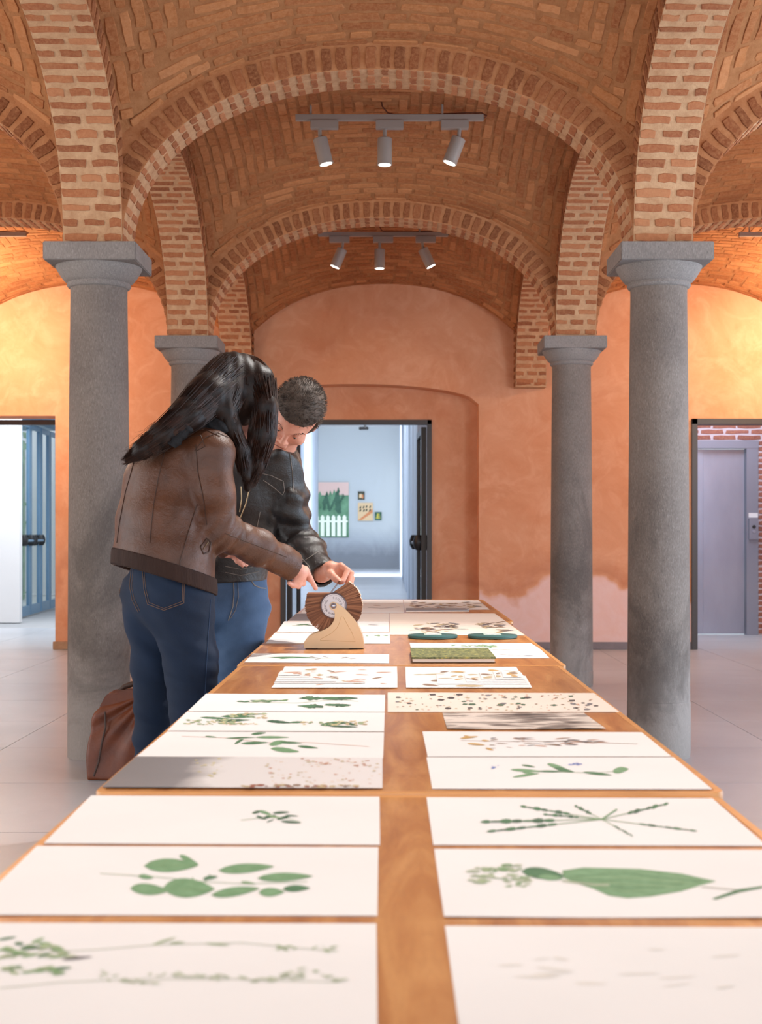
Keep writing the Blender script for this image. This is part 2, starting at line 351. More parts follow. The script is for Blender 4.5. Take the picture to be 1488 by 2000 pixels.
# pier blocks above the capitals and brick corbels on the back wall
for cx in COLX[1:3]:
    for cy in (6.80, 9.92):
        trim_n[0] += 1; b = MB().box(cx-HW+.004, cx+HW-.004, cy-HW+.004, cy+HW-.004, ZS, 3.3).build('trim_%d' % trim_n[0], M['mortar']); struct(b)
for cx in COLX[1:3]:
    trim_n[0] += 1; z0 = ZS-.02
    b = MB().box(cx-HW, cx+HW, 12.90, WALLY, z0, 3.75).build('trim_%d' % trim_n[0], M['mortar']); struct(b)
    for k in range(12):
        z = z0+.035+k*.072
        for w0, w1 in (((-.5, .02), (.08, .5)), ((-.5, -.2), (-.12, .5)))[k % 2]:
            put_brick('brick', Vector((cx+(w0+w1)*HW, 12.90, z)), Vector((1, 0, 0)), Vector((0, 0, 1)), Vector((0, -1, 0)), ((w1-w0)*2*HW-.006, .044, .006), b)
        s = 1 if cx < 0 else -1
        put_brick('ring', Vector((cx+s*HW, 12.985, z)), Vector((0, 1, 0)), Vector((0, 0, 1)), Vector((s, 0, 0)), (.15, .046, .006), b)
# vault shells
def fs_(u): return np.clip(1-np.abs(u)**NN, 0, 1)**(1/NN)
def vz(x, y, cx, cy):
    t_ = (BT+RING)*fs_((x-cx)/(AT+RING)); yy = np.clip(y-cy, -AL, AL); l_ = (BL+RING)*fs_(yy/(AL+RING))
    return ZS+(t_**4+l_**4)**.25
mb = MB()
for cx in midx:
    for cy in midy:
        n = 26; y1 = cy+AL+.01 if cy < 11 else WALLY+.02
        xs = np.linspace(cx-AT-.01, cx+AT+.01, n+1); ys = np.linspace(cy-AL-.01, y1, n+1); vs = []; fs = []
        for y in ys:
            for x in xs: vs.append((x, y, float(vz(np.array(x), np.array(y), cx, cy))))
        for j in range(n):
            for i in range(n): a = j*(n+1)+i; fs.append((a, a+n+1, a+n+2, a+1))
        mb.add(vs, fs)
mb.box(-6.5, 6.5, -2.5, 13.4, 3.98, 4.1)  # flat slab added above the vaults to keep sky light from leaking in
me = mb.mesh('ceiling'); me.materials.append(M['vmortar']); me.shade_smooth(); ceiling = bpy.data.objects.new('ceiling', me); sc.collection.objects.link(ceiling); struct(ceiling)
def vault_bricks():
    out = []
    for cx in midx:
        for cy in midy[1:]:
            def S(x, y): return Vector((x, y, float(vz(np.array(x), np.array(y), cx, cy))))
            Y1 = AL if cy < 11 else WALLY-cy
            def frame(x, y):
                e = .004; a = (S(x+e, y)-S(x-e, y))/(2*e); b_ = (S(x, y+e)-S(x, y-e))/(2*e); n_ = a.cross(b_).normalized()
                return a, b_, -n_
            half = AT
            # courses along x in the end quarters
            y = -AL+.035
            while y < Y1:
                lim = half*min(1, abs(y)/AL) if abs(y) < AL else half
                x = -lim+R.uniform(0, .1)
                while x < lim-.03:
                    a, b_, n_ = frame(cx+x, cy+y); dl = .245*R.choice((1, 1, .5, .9)); dx = min(dl/a.length, lim-x)
                    if dx*a.length > .05:
                        xc = x+dx/2; a, b_, n_ = frame(cx+xc, cy+y)
                        at_ = a.normalized(); bt = n_.cross(at_)
                        out.append((S(cx+xc, cy+y), at_, bt, n_, dx*a.length-.014, .068*.78*min(1.6, b_.length)))
                    x += dx+.001
                y += .068
            # courses along y in the side quarters
            x = -half+.035
            while x < half:
                lim = AL*abs(x)/half; y = -lim+R.uniform(0, .1)
                while y < lim-.03:
                    a, b_, n_ = frame(cx+x, cy+y); dl = .245*R.choice((1, 1, .5, .9)); dy = min(dl/b_.length, lim-y)
                    if dy*b_.length > .05:
                        yc = y+dy/2; a, b_, n_ = frame(cx+x, cy+yc)
                        bt = b_.normalized(); at_ = bt.cross(n_)
                        out.append((S(cx+x, cy+yc), bt, at_, n_, dy*b_.length-.014, .068*.78*min(1.6, a.length)))
                    y += dy+.001
                x += .068/max(1, frame(cx+x, cy)[0].length*.8)
    return out
vb = vault_bricks()
def vis(bk):
    p = bk[0]; u, v = px_of(p)
    if not (-60 < u < 1548 and -60 < v < 640): return 0
    c = abs((p-Vector((0, 0, H))).normalized().dot(bk[3])); return bk[4]*bk[5]*c/(p.y*p.y)
vb.sort(key=vis, reverse=True)
for p, a, b_, n_, L_, W_ in vb[:300]:
    put_brick('vault', p, a, b_, n_, (L_, W_, .006), ceiling)
vs = []; fs = []; cv = []
for p, a, b_, n_, L_, W_ in vb[300:]:
    k = len(vs); val = R.random()
    for z, q in ((-.004, 1), (.0055, .93)):
        for sx, sy in ((-1, -1), (1, -1), (1, 1), (-1, 1)):
            vs.append(tuple(p+a*(sx*L_/2*q*R.uniform(.96, 1))+b_*(sy*W_/2*q*R.uniform(.86, 1.04))+n_*z))
    fs += [(k+4, k+5, k+6, k+7)]+[(k+i, k+(i+1) % 4, k+4+(i+1) % 4, k+4+i) for i in range(4)]; cv += [val]*8
me = bpy.data.meshes.new('brickwork'); me.from_pydata(vs, [], fs); me.update(); at = me.attributes.new('bv', 'FLOAT', 'POINT'); at.data.foreach_set('value', cv); me.materials.append(M['vbrickw'])
bw = bpy.data.objects.new('brickwork', me); sc.collection.objects.link(bw); bw.parent = ceiling; bw['kind'] = 'stuff'
# ------------------------------------------------------------------ columns
CAPZ = ZS
def column(cx, cy, label, joint=.0):
    e = empty('column', (cx, cy, 0)); tag(e, label, 'column', 'grey stone columns of the hall' if False else None)
    prof = [(.155, joint), (.154, .5), (.150, 1.2), (.145, 1.9), (.140, 2.30), (.141, 2.345)]
    MB().lathe(prof, (cx, cy, 0), 48).build('shaft', M['stone'], e, smooth=True)
    if joint: MB().lathe([(.153, 0), (.157, .02), (.157, joint-.012), (.153, joint)], (cx, cy, 0), 48).build('footing', M['stone'], e, smooth=True)
    MB().lathe([(.141, 2.335), (.152, 2.340), (.158, 2.350), (.155, 2.362), (.162, 2.366), (.172, 2.374), (.186, 2.392), (.202, 2.418), (.212, 2.436), (.214, 2.444)], (cx, cy, 0), 48).build('echinus', M['capstone'], e, smooth=True)
    MB().box(cx-.225, cx+.225, cy-.225, cy+.225, 2.442, ZS+.001).build('abacus', M['capstone'], e, bevel=.004)
    return e
column(-1.459, 6.80, 'tall grey stone column at the left, behind the woman')
column(1.345, 6.80, 'tall grey stone column right of the table, nearest on that side', .28)
column(-1.459, 9.92, 'far left grey column whose capital shows above the woman\'s hair')
column(1.325, 9.92, 'slimmer looking grey column at right, farther back against the orange wall', .12)
# ------------------------------------------------------------------ floor
XW0, XW1 = -4.45, 4.33
fl = MB().box(-6.5, 6.5, -2.5, 13.05, -.1, -.012).box(-6.5, 6.5, 13.0, 20.6, -.1, -.012).build('floor', M['grout']); struct(fl)
tm = []
for i in range(4):
    mb = MB(); r = .0018; mb.box(-.5+r, .5-r, -.5+r, .5-r, -.02, 0); me = mb.mesh('tile'); me.materials.append(M['tile']); tm.append(me)
for j in range(16):
    for i in range(10):
        x = -5+i+.5; y = .05+j+.5
        if y > 13 and not (x < -2.7 or x > 2.3): continue
        o = bpy.data.objects.new('tile', tm[(i+j) % 4]); sc.collection.objects.link(o); o.parent = fl; o.location = (x, y, 0)
# ------------------------------------------------------------------ back wall with niche and three openings
S3 = 13.07/F
def wx(px): return (px-CX)*S3
def wz(py): return H-(py-CY)*S3
NX0, NX1, NZS, NZT = wx(452), wx(935), wz(790), wz(750); NY = 13.32; TOP = 3.99
LDX0, LDX1, LDZ = -4.30, wx(108), wz(812)
RDX0, RDX1, RDZ = wx(1358), 4.20, wz(826)
DX0, DX1, DZ = (548-CX)*NY/F, (843-CX)*NY/F, H-(820-CY)*NY/F
mb = MB(); Y0, Y1 = WALLY, NY+.12
mb.box(-4.9, LDX0, Y0, Y1, 0, TOP); mb.box(LDX0, LDX1, Y0, Y1, LDZ, TOP); mb.box(LDX1, NX0, Y0, Y1, 0, TOP)
mb.box(NX1, RDX0, Y0, Y1, 0, TOP); mb.box(RDX0, RDX1, Y0, Y1, RDZ, TOP); mb.box(RDX1, 4.9, Y0, Y1, 0, TOP)
n = 28; nc = (NX0+NX1)/2; nh = (NX1-NX0)/2
for i in range(n):
    xa = NX0+(NX1-NX0)*i/n; xb = NX0+(NX1-NX0)*(i+1)/n
    za = NZS+(NZT-NZS)*math.sqrt(max(0, 1-((xa-nc)/nh)**2)); zb = NZS+(NZT-NZS)*math.sqrt(max(0, 1-((xb-nc)/nh)**2))
    mb.prism([(xa, Y0, za), (xb, Y0, zb), (xb, Y0, TOP), (xa, Y0, TOP)], (0, NY-Y0, 0))
mb.box(NX0, DX0, NY, Y1, 0, TOP); mb.box(DX1, NX1, NY, Y1, 0, TOP); mb.box(DX0, DX1, NY, Y1, DZ, TOP)
wall = mb.build('wall_back', M['plaster']); struct(wall)
# stone plinth strip beside the left opening, and along the rest of the wall foot
struct(MB().box(NX1, RDX0-.02, Y0-.015, Y0, 0, .07).build('baseboard_back_right', plain('grey_plinth', (128, 122, 126), .8, ns=10, amt=8), bevel=.003)); struct(MB().box(LDX1-.02, NX0, Y0-.02, Y0, 0, .075).build('baseboard_back', M['plinth'], bevel=.003))
# side walls of the rear bays
struct(MB().box(-4.75, XW0, 6.9, 13.1, 0, TOP).build('wall_left', M['plaster'])); struct(MB().box(XW1, 4.65, 6.9, 13.1, 0, TOP).build('wall_right', M['plaster']))
# frames of the openings
def frame(name, x0, x1, z1, y0, y1, t_, m, parent=None):
    return MB().box(x0, x0+t_, y0, y1, 0, z1).box(x1-t_, x1, y0, y1, 0, z1).box(x0, x1, y0, y1, z1-t_, z1).build(name, m, parent, bevel=.003)
struct(frame('door_1', LDX0, LDX1, H-(820-CY)*Y1/F, Y1, Y1+.06, .05, M['dsteel']))
struct(frame('door_2', DX0, DX1, DZ, NY-.015, NY+.10, .045, M['dsteel']))
struct(frame('door_3', wx(1350), RDX1+.05, wz(818), Y0-.03, Y0+.10, .055, M['dsteel']))
# open glazed leaf of the middle door, folded back to the right
def leaf(parent_name, hinge, direction, w_, h_, m, label, pieces=True, bar=True):
    d = Vector(direction).normalized(); nrm = Vector((-d.y, d.x, 0)); h0 = Vector(hinge)
    e = empty(parent_name, h0); e['kind'] = 'structure'
    if label: e['label'] = label
    def bx(a0, a1, z0, z1, th, name, mat):
        pts = [h0+d*a0+nrm*(-th/2)+Vector((0, 0, z0)), h0+d*a1+nrm*(-th/2)+Vector((0, 0, z0)), h0+d*a1+nrm*(-th/2)+Vector((0, 0, z1)), h0+d*a0+nrm*(-th/2)+Vector((0, 0, z1))]
        return MB().prism(pts, nrm*th).build(name, mat, e, bevel=.002)
    bx(0, .07, .01, h_, .05, 'stile', m); bx(w_-.07, w_, .01, h_, .05, 'stile', m); bx(.07, w_-.07, h_-.07, h_, .05, 'rail', m); bx(.07, w_-.07, .01, .14, .05, 'rail', m)
    bx(.07, w_-.07, .14, h_-.07, .012, 'pane', M['glass'])
    if bar:
        for s in (-1, 1):
            q0 = h0+d*.06+nrm*(s*.075)+Vector((0, 0, 1.02)); q1 = h0+d*(w_-.06)+nrm*(s*.075)+Vector((0, 0, 1.02))
            MB().tube([q0, q1], .017, 10).build('push_bar', m, e, smooth=True)
            for q in (q0, q1):
                c = q-nrm*(s*.03)
                MB().lathe([(.03, -.07), (.055, -.03), (.06, .02), (.04, .08)], c, 14).build('bar_housing', M['black'], e, smooth=True)
    return e
leaf('door_4', (DX1-.075, NY+.14, 0), (-.03, 1, 0), .92, DZ-.06, M['dsteel'], 'open glazed steel door leaf folded back at the right of the middle opening')
leaf('door_5', (DX0+.075, NY+.14, 0), (.03, 1, 0), .92, DZ-.06, M['dsteel'], 'open steel door leaf at the left jamb of the middle opening')
# ------------------------------------------------------------------ corridor and gallery end wall
GY = 43.9; CX0, CX1 = -2.32, .30; SG = GY/F
struct(MB().box(CX0-.2, CX0, Y1, GY, 0, 4.9).build('wall_corridor_left', M['bluewall']))
mb = MB(); mb.box(CX1+.12, 1.4, Y1, Y1+.12, 0, 4.9)
y = 15.0
while y < GY: mb.box(CX1, CX1+.35, y, min(y+2.1, GY), 0, 4.9); mb.box(CX1+.25, CX1+.35, y+2.1, min(y+3.6, GY+.1), 0, .9); mb.box(CX1+.25, CX1+.35, y+2.1, min(y+3.6, GY+.1), 3.4, 4.9); y += 3.6
struct(mb.build('wall_corridor_right', M['bluewall']))
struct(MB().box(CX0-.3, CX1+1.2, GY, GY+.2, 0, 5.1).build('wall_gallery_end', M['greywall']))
struct(MB().box(CX0-.3, CX1+1.2, Y1, GY+.2, (H+(1043-834)*SG), 5.1).build('ceiling_corridor', M['white']))
cf = MB().box(CX0-.3, CX1+1.2, 13.06, GY, -.1, 0).build('floor_corridor', M['tile']); struct(cf)
def gp(px, py, y=GY-.03): return ((px-CX)*y/F, H-(py-CY)*y/F)
# paintings on the end wall
def canvas(px0, px1, py0, py1, label, mat):
    x0, z1 = gp(px0, py0); x1, z0 = gp(px1, py1); e = empty('painting', ((x0+x1)/2, GY-.06, (z0+z1)/2)); tag(e, label, 'painting')
    MB().box(x0, x1, GY-.06, GY-.001, z0, z1).build('canvas', mat, e); return e, x0, x1, z0, z1
M['pink'] = plain('painting_sky', (206, 176, 168), .8); M['pgreen'] = plain('painting_leaf', (88, 130, 100), .8, ns=3, amt=20); M['pgreen2'] = plain('painting_dark_leaf', (56, 92, 74), .8, ns=3, amt=14); M['pwhite'] = plain('painting_fence', (226, 232, 216), .8)
M['psand'] = plain('painting_sand', (206, 178, 140), .8); M['porange'] = plain('painting_orange', (196, 126, 84), .8); M['pdark'] = plain('painting_dark', (60, 62, 50), .8, ns=6, amt=20); M['pyellow'] = plain('painting_yellow', (190, 176, 70), .8)
e, x0, x1, z0, z1 = canvas(600, 681, 942, 1049, 'tall painting of green leaves behind a white picket fence', M['pgreen'])
yy = GY-.065
MB().box(x0, x1, yy, GY-.05, z1-.42, z1).build('sky_field', M['pink'], e)
for k in range(26):
    bx_ = x0+.12+R.random()*(x1-x0-.3); bz = z0+.75+R.random()*.2; hgt = z1-.12-bz-R.random()*.28; tip = max(x0+.05, min(x1-.05, bx_+R.uniform(-.28, .28)))
    if abs((bx_+tip)/2-(x0+x1)/2) < .13: hgt *= .75
    MB().prism([(bx_-.04, yy-.004-k*.0004, bz), (bx_+.04, yy-.004-k*.0004, bz), (tip+.05, yy-.004-k*.0004, bz+hgt*.8), (tip, yy-.004-k*.0004, bz+hgt), (tip-.05, yy-.004-k*.0004, bz+hgt*.75)], (0, .004, 0)).build('leaf', M['pgreen2' if k % 3 else 'pgreen'], e)
for k in range(7):
    a = x0+.08+k*(x1-x0-.1)/7; MB().prism([(a, yy-.018, z0+.03), (a+.12, yy-.018, z0+.03), (a+.12, yy-.018, z0+.66), (a+.06, yy-.018, z0+.72), (a, yy-.018, z0+.66)], (0, .006, 0)).build('picket', M['pwhite'], e)
MB().box(x0+.03, x1-.03, yy-.014, yy-.008, z0+.48, z0+.54).build('fence_rail', M['pwhite'], e)
e, x0, x1, z0, z1 = canvas(699, 712, 960, 976, 'smallest dark painting, highest of the three right of the big one', M['pdark'])
MB().box(x0+.04, x1-.09, yy, GY-.05, z0+.06, z1-.08).build('patch', M['psand'], e); MB().box(x0+.13, x1-.04, yy, GY-.05, z0+.04, z1-.1).build('patch', M['porange'], e)
e, x0, x1, z0, z1 = canvas(699, 728, 982, 1017, 'sand coloured painting with a diagonal orange band', M['psand'])
MB().prism([(x0+.01, yy, z0+.02), (x0+.12, yy, z0+.02), (x1-.01, yy, z0+.26), (x1-.01, yy, z0+.38)], (0, .01, 0)).build('band', M['porange'], e)
for k in range(9):
    a = x0+.04+.1*(k % 4)+R.random()*.02; c = z0+.28+.11*(k//4)+R.random()*.03
    if c+.07 < z1: MB().prism([(a, yy, c), (a+.05, yy, c), (a+.07, yy, c+.08), (a+.02, yy, c+.07)], (0, .01, 0)).build('brushmark', M['pdark'], e)
e, x0, x1, z0, z1 = canvas(732, 745, 1000, 1016, 'small dark green painting with a yellow plant, lowest on the right', M['pgreen2'])
MB().box(x0+.07, x0+.11, yy, GY-.05, z0+.05, z1-.05).build('stem', M['pyellow'], e)
for k in range(3): MB().box(x0+.03+.02*k, x1-.04-.01*k, yy-.003, GY-.05, z0+.06+k*.06, z0+.085+k*.06).build('leaf', M['pyellow'], e)
# small camera under the gallery ceiling
zc_ = H+(1043-834)*SG; xg = (713-CX)*SG*.98; e = empty('security_camera', (xg, 42.8, zc_)); tag(e, 'tiny camera hanging from the gallery ceiling by the end wall', 'camera')
MB().box(xg-.03, xg+.03, 42.77, 42.83, zc_-.12, zc_).build('bracket', M['dsteel'], e); MB().tube([(xg-.16, 42.7, zc_-.14), (xg+.08, 42.9, zc_-.12)], .05, 10).build('body', M['dsteel'], e, smooth=True)
# ------------------------------------------------------------------ vestibule behind the left opening
struct(MB().box(-5.9, (38-CX)*17.0/F, 17.0, 17.12, 0, 3.4).build('wall_vestibule_front', M['white']))
struct(MB().box(-2.9, -2.7, Y1, 21.2, 0, 3.4).build('wall_vestibule_right', M['white']))
struct(MB().box(-7.2, -2.8, Y1, 20.8, 3.4, 3.5).build('ceiling_vestibule', M['white']))
def vleaf(name, pxa, Da, pxb, Db, bar=True):
    a = Vector(((pxa-CX)*Da/F, Da, 0)); b_ = Vector(((pxb-CX)*Db/F, Db, 0)); d = b_-a
    return leaf(name, a, d, d.length, 2.62, M['bluesteel'], None, bar=bar)
vleaf('door_6', 38, 17.9, 56, 18.5); vleaf('door_7', 57, 18.55, 76, 19.2); vleaf('door_8', 78, 19.3, 94, 19.9, False); vleaf('door_9', 95, 19.95, 112, 20.5, False)
struct(MB().box(-6.2, -3.3, 18.3, 20.4, 2.66, 2.74).build('trim_90', M['bluesteel']))
# planting and brick pier outside the glass
M['hedge'] = plain('hedge_leaves', (96, 142, 84), .8, ns=5, amt=40)
hm = MB()
for k in range(900):
    x, y, z = R.uniform(-8.6, -6.25), R.uniform(22.2, 23.4), R.uniform(0, 3.0)**1.0; s = R.uniform(.06, .13)
    a = Vector((R.uniform(-1, 1), R.uniform(-1, 1), R.uniform(-1, 1))).normalized(); c = a.orthogonal().normalized(); p = Vector((x, y, z))
    hm.add([p-a*s, p+c*s*.5, p+a*s, p-c*s*.5], [(0, 1, 2, 3)])
hm.box(-8.6, -6.25, 22.6, 23.2, 0, 2.7)
h = hm.build('hedge', M['hedge']); tag(h, 'green hedge outside, seen through the glass doors at left', 'hedge')
struct(MB().box(-7.6, -2.9, 25, 25.2, 0, 6).build('wall_outside', M['white'])); struct(MB().box(-12, -2.75, 20.6, 30, -.1, -.02).build('floor_outside', plain('outdoor_paving', (190, 190, 186), .9, ns=2, amt=8)))
# ------------------------------------------------------------------ lift lobby behind the right opening
LY = 14.93; SL = LY/F
def lx(px): return (px-CX)*SL
def lz(py): return H-(py-CY)*SL
wl = MB().box(2.3, lx(1357), LY, LY+.2, 0, 3.0).box(lx(1357), lx(1481), LY, LY+.2, lz(860), 3.0).box(lx(1481), 5.2, LY, LY+.2, 0, 3.0).build('wall_lobby', M['lmortar']); struct(wl)
k = 0; z = lz(860)+.031
while z < 2.9:
    x = 3.0-(k % 2)*.135
    while x < 5.1:
        if px_of((x, LY, z))[0] > 1300 and z < 2.75: put_brick('lobby', Vector((x+.125, LY, z)), Vector((1, 0, 0)), Vector((0, 0, 1)), Vector((0, -1, 0)), (.262, .052, .005), wl)
        x += .276
    z += .0628; k += 1
z = lz(860)-.031; k = 1
while z > .02:
    x = lx(1481)+(0 if k % 2 else -.0)
    put_brick('lobby', Vector((x+.06+.03*(k % 2), LY, z)), Vector((1, 0, 0)), Vector((0, 0, 1)), Vector((0, -1, 0)), (.12+.06*(k % 2), .052, .005), wl)
    put_brick('lobby', Vector((x+.30, LY, z)), Vector((1, 0, 0)), Vector((0, 0, 1)), Vector((0, -1, 0)), (.262, .052, .005), wl)
    z -= .0628; k += 1
struct(MB().box(2.2, 5.3, Y1, LY+.2, 3.0, 3.1).build('ceiling_lobby', M['white'])); struct(MB().box(5.1, 5.3, Y1, LY, 0, 3.0).build('wall_lobby_right', M['white'])); struct(MB().box(2.2, 2.35, Y1, LY, 0, 3.0).build('wall_lobby_left', M['white']))
ed = empty('door_10', (lx(1418), LY, 0)); struct(ed); ed['label'] = 'brushed steel lift door in the brick lobby'
MB().box(lx(1357), lx(1481), LY-.02, LY+.1, lz(876), lz(860)).build('header', M['liftf'], ed, bevel=.003)
MB().box(lx(1457), lx(1480), LY-.02, LY+.1, 0, lz(876)).build('jamb', M['liftf'], ed, bevel=.003)
MB().box(lx(1350), lx(1362), LY-.02, LY+.1, 0, lz(876)).build('jamb', M['liftf'], ed, bevel=.003)
MB().box(lx(1362)+.004, lx(1374), LY+.04, LY+.08, .01, lz(877)).build('door_panel', M['lift'], ed, bevel=.003)
MB().box(lx(1374)+.003, lx(1456), LY+.055, LY+.09, .01, lz(877)).build('door_panel', M['lift'], ed, bevel=.003)
cp = MB().box(lx(1460.5), lx(1479), LY-.05, LY-.02, lz(1054), lz(1013)).build('call_panel', M['liftf'], ed, bevel=.004)
MB().lathe([(.020, -.006), (.020, 0)], (lx(1470), LY-.05, lz(1029)), 16, 'y').build('button', M['black'], cp)
MB().lathe([(.017, -.006), (.017, 0)], (lx(1470), LY-.05, lz(1038)), 16, 'y').build('button', M['lift'], cp)
MB().box(lx(1461), lx(1479), LY-.022, LY-.019, lz(1011), lz(1002)).build('notice', M['white'], ed)

# ------------------------------------------------------------------ track lights
def track(cx, cy, z, length, heads, label, lit=True, seen=(0, 1, 2), energy=60, light=True):
    e = empty('track_light', (cx, cy, z)); tag(e, label, 'track light', None)
    MB().box(cx-length/2, cx+length/2, cy-.018, cy+.018, z-.018, z+.018).build('rail', M['steel'], e, bevel=.002)
    for s in (-.42, .28):
        zt = float(vz(np.array(cx+s*length), np.array(cy), min(midx, key=lambda q: abs(q-cx)), min(midy, key=lambda q: abs(q-cy))))
        MB().tube([(cx+s*length, cy, z+.016), (cx+s*length, cy, zt+.01)], .007, 8).build('hanger', M['steel'], e)
    zt = float(vz(np.array(cx), np.array(cy), min(midx, key=lambda q: abs(q-cx)), min(midy, key=lambda q: abs(q-cy))))
    MB().tube([(cx-.05, cy, zt+.01), (cx-.045, cy-.01, zt-.03), (cx-.01, cy, z+.03), (cx+.03, cy, z+.022), (cx+.25, cy+.01, z+.024), (cx+.45, cy, z+.03), (cx+length/2-.01, cy, z+.03), (cx+length/2+.02, cy, z+.012), (cx+length/2, cy, z-.004)], .0045, 6).build('cable', M['cable'], e, smooth=True)
    for i, (hx, tx, ty) in enumerate(heads):
        x = cx+hx
        bxo = MB().box(x-.085, x+.085, cy-.028, cy+.028, z-.068, z-.018).build('adapter', M['steel'], e, bevel=.003)
        d = Vector((tx, ty, -1)).normalized(); j = Vector((x-.03*(1 if tx >= 0 else -1 if tx < 0 else 0), cy, z-.068))
        p0 = j+Vector((0, 0, -.045)); hd = empty('lamp_head', p0); hd.parent = e; hd.matrix_parent_inverse = e.matrix_world.inverted(); bpy.context.view_layer.update()
        MB().tube([j+Vector((0, 0, .004)), p0+d*.02], .012, 8).build('stem', M['steel'], hd)
        a = p0+d*.012; b_ = p0+d*.175
        MB().tube([a, a+d*.004, b_-d*.012, b_-d*.010, b_], [.040, .044, .044, .046, .046], 28).build('housing', M['steel'], hd, smooth=True)
        MB().tube([b_-d*.002, b_+d*.0015], .037, 24).build('lens', M['lens'], hd)
        if light: lamp('SPOT', 'track_spot', b_+d*.02, energy, NEUT, b_+d*2, .03, angle=50, blend=.7)
    return e
track(-.004, 8.33, 3.665, 1.154, ((-.40, .24, .02), (.0, .0, .02), (.40, -.38, .02)), 'three-head track light nearer the camera, below the middle vault')
track(-.06, 11.48, 3.645, 1.10, ((-.37, -.42, .02), (.0, .0, .02), (.36, .48, .02)), 'three-head track light farther back, partly behind the far arch')
track(-3.63, 11.48, 3.645, 1.10, ((-.45, -.3, .5), (-.2, -.2, .6)), 'track light end cut by the left edge, near the glowing vault', energy=18)
track(3.50, 11.48, 3.645, 1.10, ((.45, .3, .5), (.2, .2, .6)), 'track light end cut by the right edge, near the glowing vault', energy=18)

# ------------------------------------------------------------------ tables
def table(x0, x1, y0, y1, zt, label, corner=.03):
    e = empty('table', ((x0+x1)/2, (y0+y1)/2, 0)); tag(e, label, 'table')
    def rr(a0, a1, b0, b1, r):
        pts = []
        for cx, cy, s in ((a1-r, b1-r, 0), (a0+r, b1-r, 1), (a0+r, b0+r, 2), (a1-r, b0+r, 3)):
            for k in range(5): t_ = math.pi/2*(s+k/4); pts.append((cx+r*math.cos(t_), cy+r*math.sin(t_)))
        return pts
    MB().prism([(x, y, zt-.012) for x, y in rr(x0+.012, x1-.012, y0+.012, y1-.012, corner-.01)], (0, 0, .0120)).build('tabletop', M['wood'], e)
    o = rr(x0, x1, y0, y1, corner); i = rr(x0+.0125, x1-.0125, y0+.0125, y1-.0125, corner-.01); n = len(o); vs = []; fs = []
    for (a, b_), (c, d) in zip(o, i): vs += [(a, b_, zt-.011), (a, b_, zt-.0015), (a*.9+c*.1, b_*.9+d*.1, zt+.0006), (c, d, zt+.0006), (c, d, zt-.012)]
    for k in range(n):
        for q in range(4): a = k*5+q; b_ = ((k+1) % n)*5+q; fs.append((a, b_, b_+1, a+1))
    MB().add(vs, fs).build('edge_band', M['edge'], e, smooth=True)
    MB().prism([(x, y, zt-.026) for x, y in rr(x0+.002, x1-.002, y0+.002, y1-.002, corner)], (0, 0, .0145)).build('underboard', M['woodd'], e)
    MB().box(x0+.08, x1-.08, y0+.08, y0+.10, zt-.10, zt-.026).box(x0+.08, x1-.08, y1-.10, y1-.08, zt-.10, zt-.026).box(x0+.08, x0+.10, y0+.10, y1-.10, zt-.10, zt-.026).box(x1-.10, x1-.08, y0+.10, y1-.10, zt-.10, zt-.026).build('apron', M['woodd'], e)
    for lx_ in (x0+.10, x1-.16):
        for ly in (y0+.10, y1-.16): MB().box(lx_, lx_+.06, ly, ly+.06, 0, zt-.026).build('leg', M['woodd'], e, bevel=.004)
K = H-ZT; YA = F*K/(1549-CY); YB = F*K/(1300-CY); YC = F*K/(1214-CY); YD = F*K/(1171-CY)
ZT1 = ZT-.0035; KA = H-ZT1; YA1 = YA-.002
XL0 = (182-CX)*YA/F; XR0 = (1418-CX)*YA/F
table(XL0-.004, XR0-.012, .12, YA1, ZT1, 'nearest wooden table, slightly lower, running out of the bottom edge')
table(XL0, XR0, YA, YB-.003, ZT, 'second wooden table, its raised front edge facing the camera', .02)
table(-.438, .502, YB, YC-.003, ZT, 'third wooden table, carrying the cream card wheel', .015)
table(-.441, .528, YC, YD, ZT, 'farthest wooden table at the end of the row', .015)
# ------------------------------------------------------------------ papers and prints
def quad_px(c, z): return [T(x, y, z) for x, y in c]
def paper(corners, z0, label, cat='print', name='print', m='paper', th=.0009, group=None, curl=0, prop=None):
    """corners: back-left, back-right, front-right, front-left in photograph pixels on the table plane"""
    q = quad_px(corners, z0+th); c = sum(q, Vector())/4
    e = empty(name, (c.x, c.y, z0)); tag(e, label, cat, group)
    n = 12; vs = []; fs = []
    for j in range(n+1):
        for i in range(n+1):
            u, v = i/n, j/n; p = q[0].lerp(q[1], u).lerp(q[3].lerp(q[2], u), v)
            lift = curl*(math.sin(u*7+v*2)*.5+.5)*(v**3)
            vs.append((p.x, p.y, z0+th+lift))
    m0 = (n+1)**2
    vs += [(x, y, z-th) for x, y, z in vs]
    for j in range(n):
        for i in range(n): a = j*(n+1)+i; fs += [(a+n+1, a+n+2, a+1, a), (m0+a, m0+a+1, m0+a+n+2, m0+a+n+1)]
    for k in range(n):
        a, b_ = k, k+1; fs.append((b_, a, a+m0, b_+m0)); a, b_ = n*(n+1)+k, n*(n+1)+k+1; fs.append((a, b_, b_+m0, a+m0))
        a, b_ = k*(n+1), (k+1)*(n+1); fs.append((a, b_, b_+m0, a+m0)); a, b_ = k*(n+1)+n, (k+1)*(n+1)+n; fs.append((b_, a, a+m0, b_+m0))
    MB().add(vs, fs).build('sheet', M[m], e)
    return e, z0+th
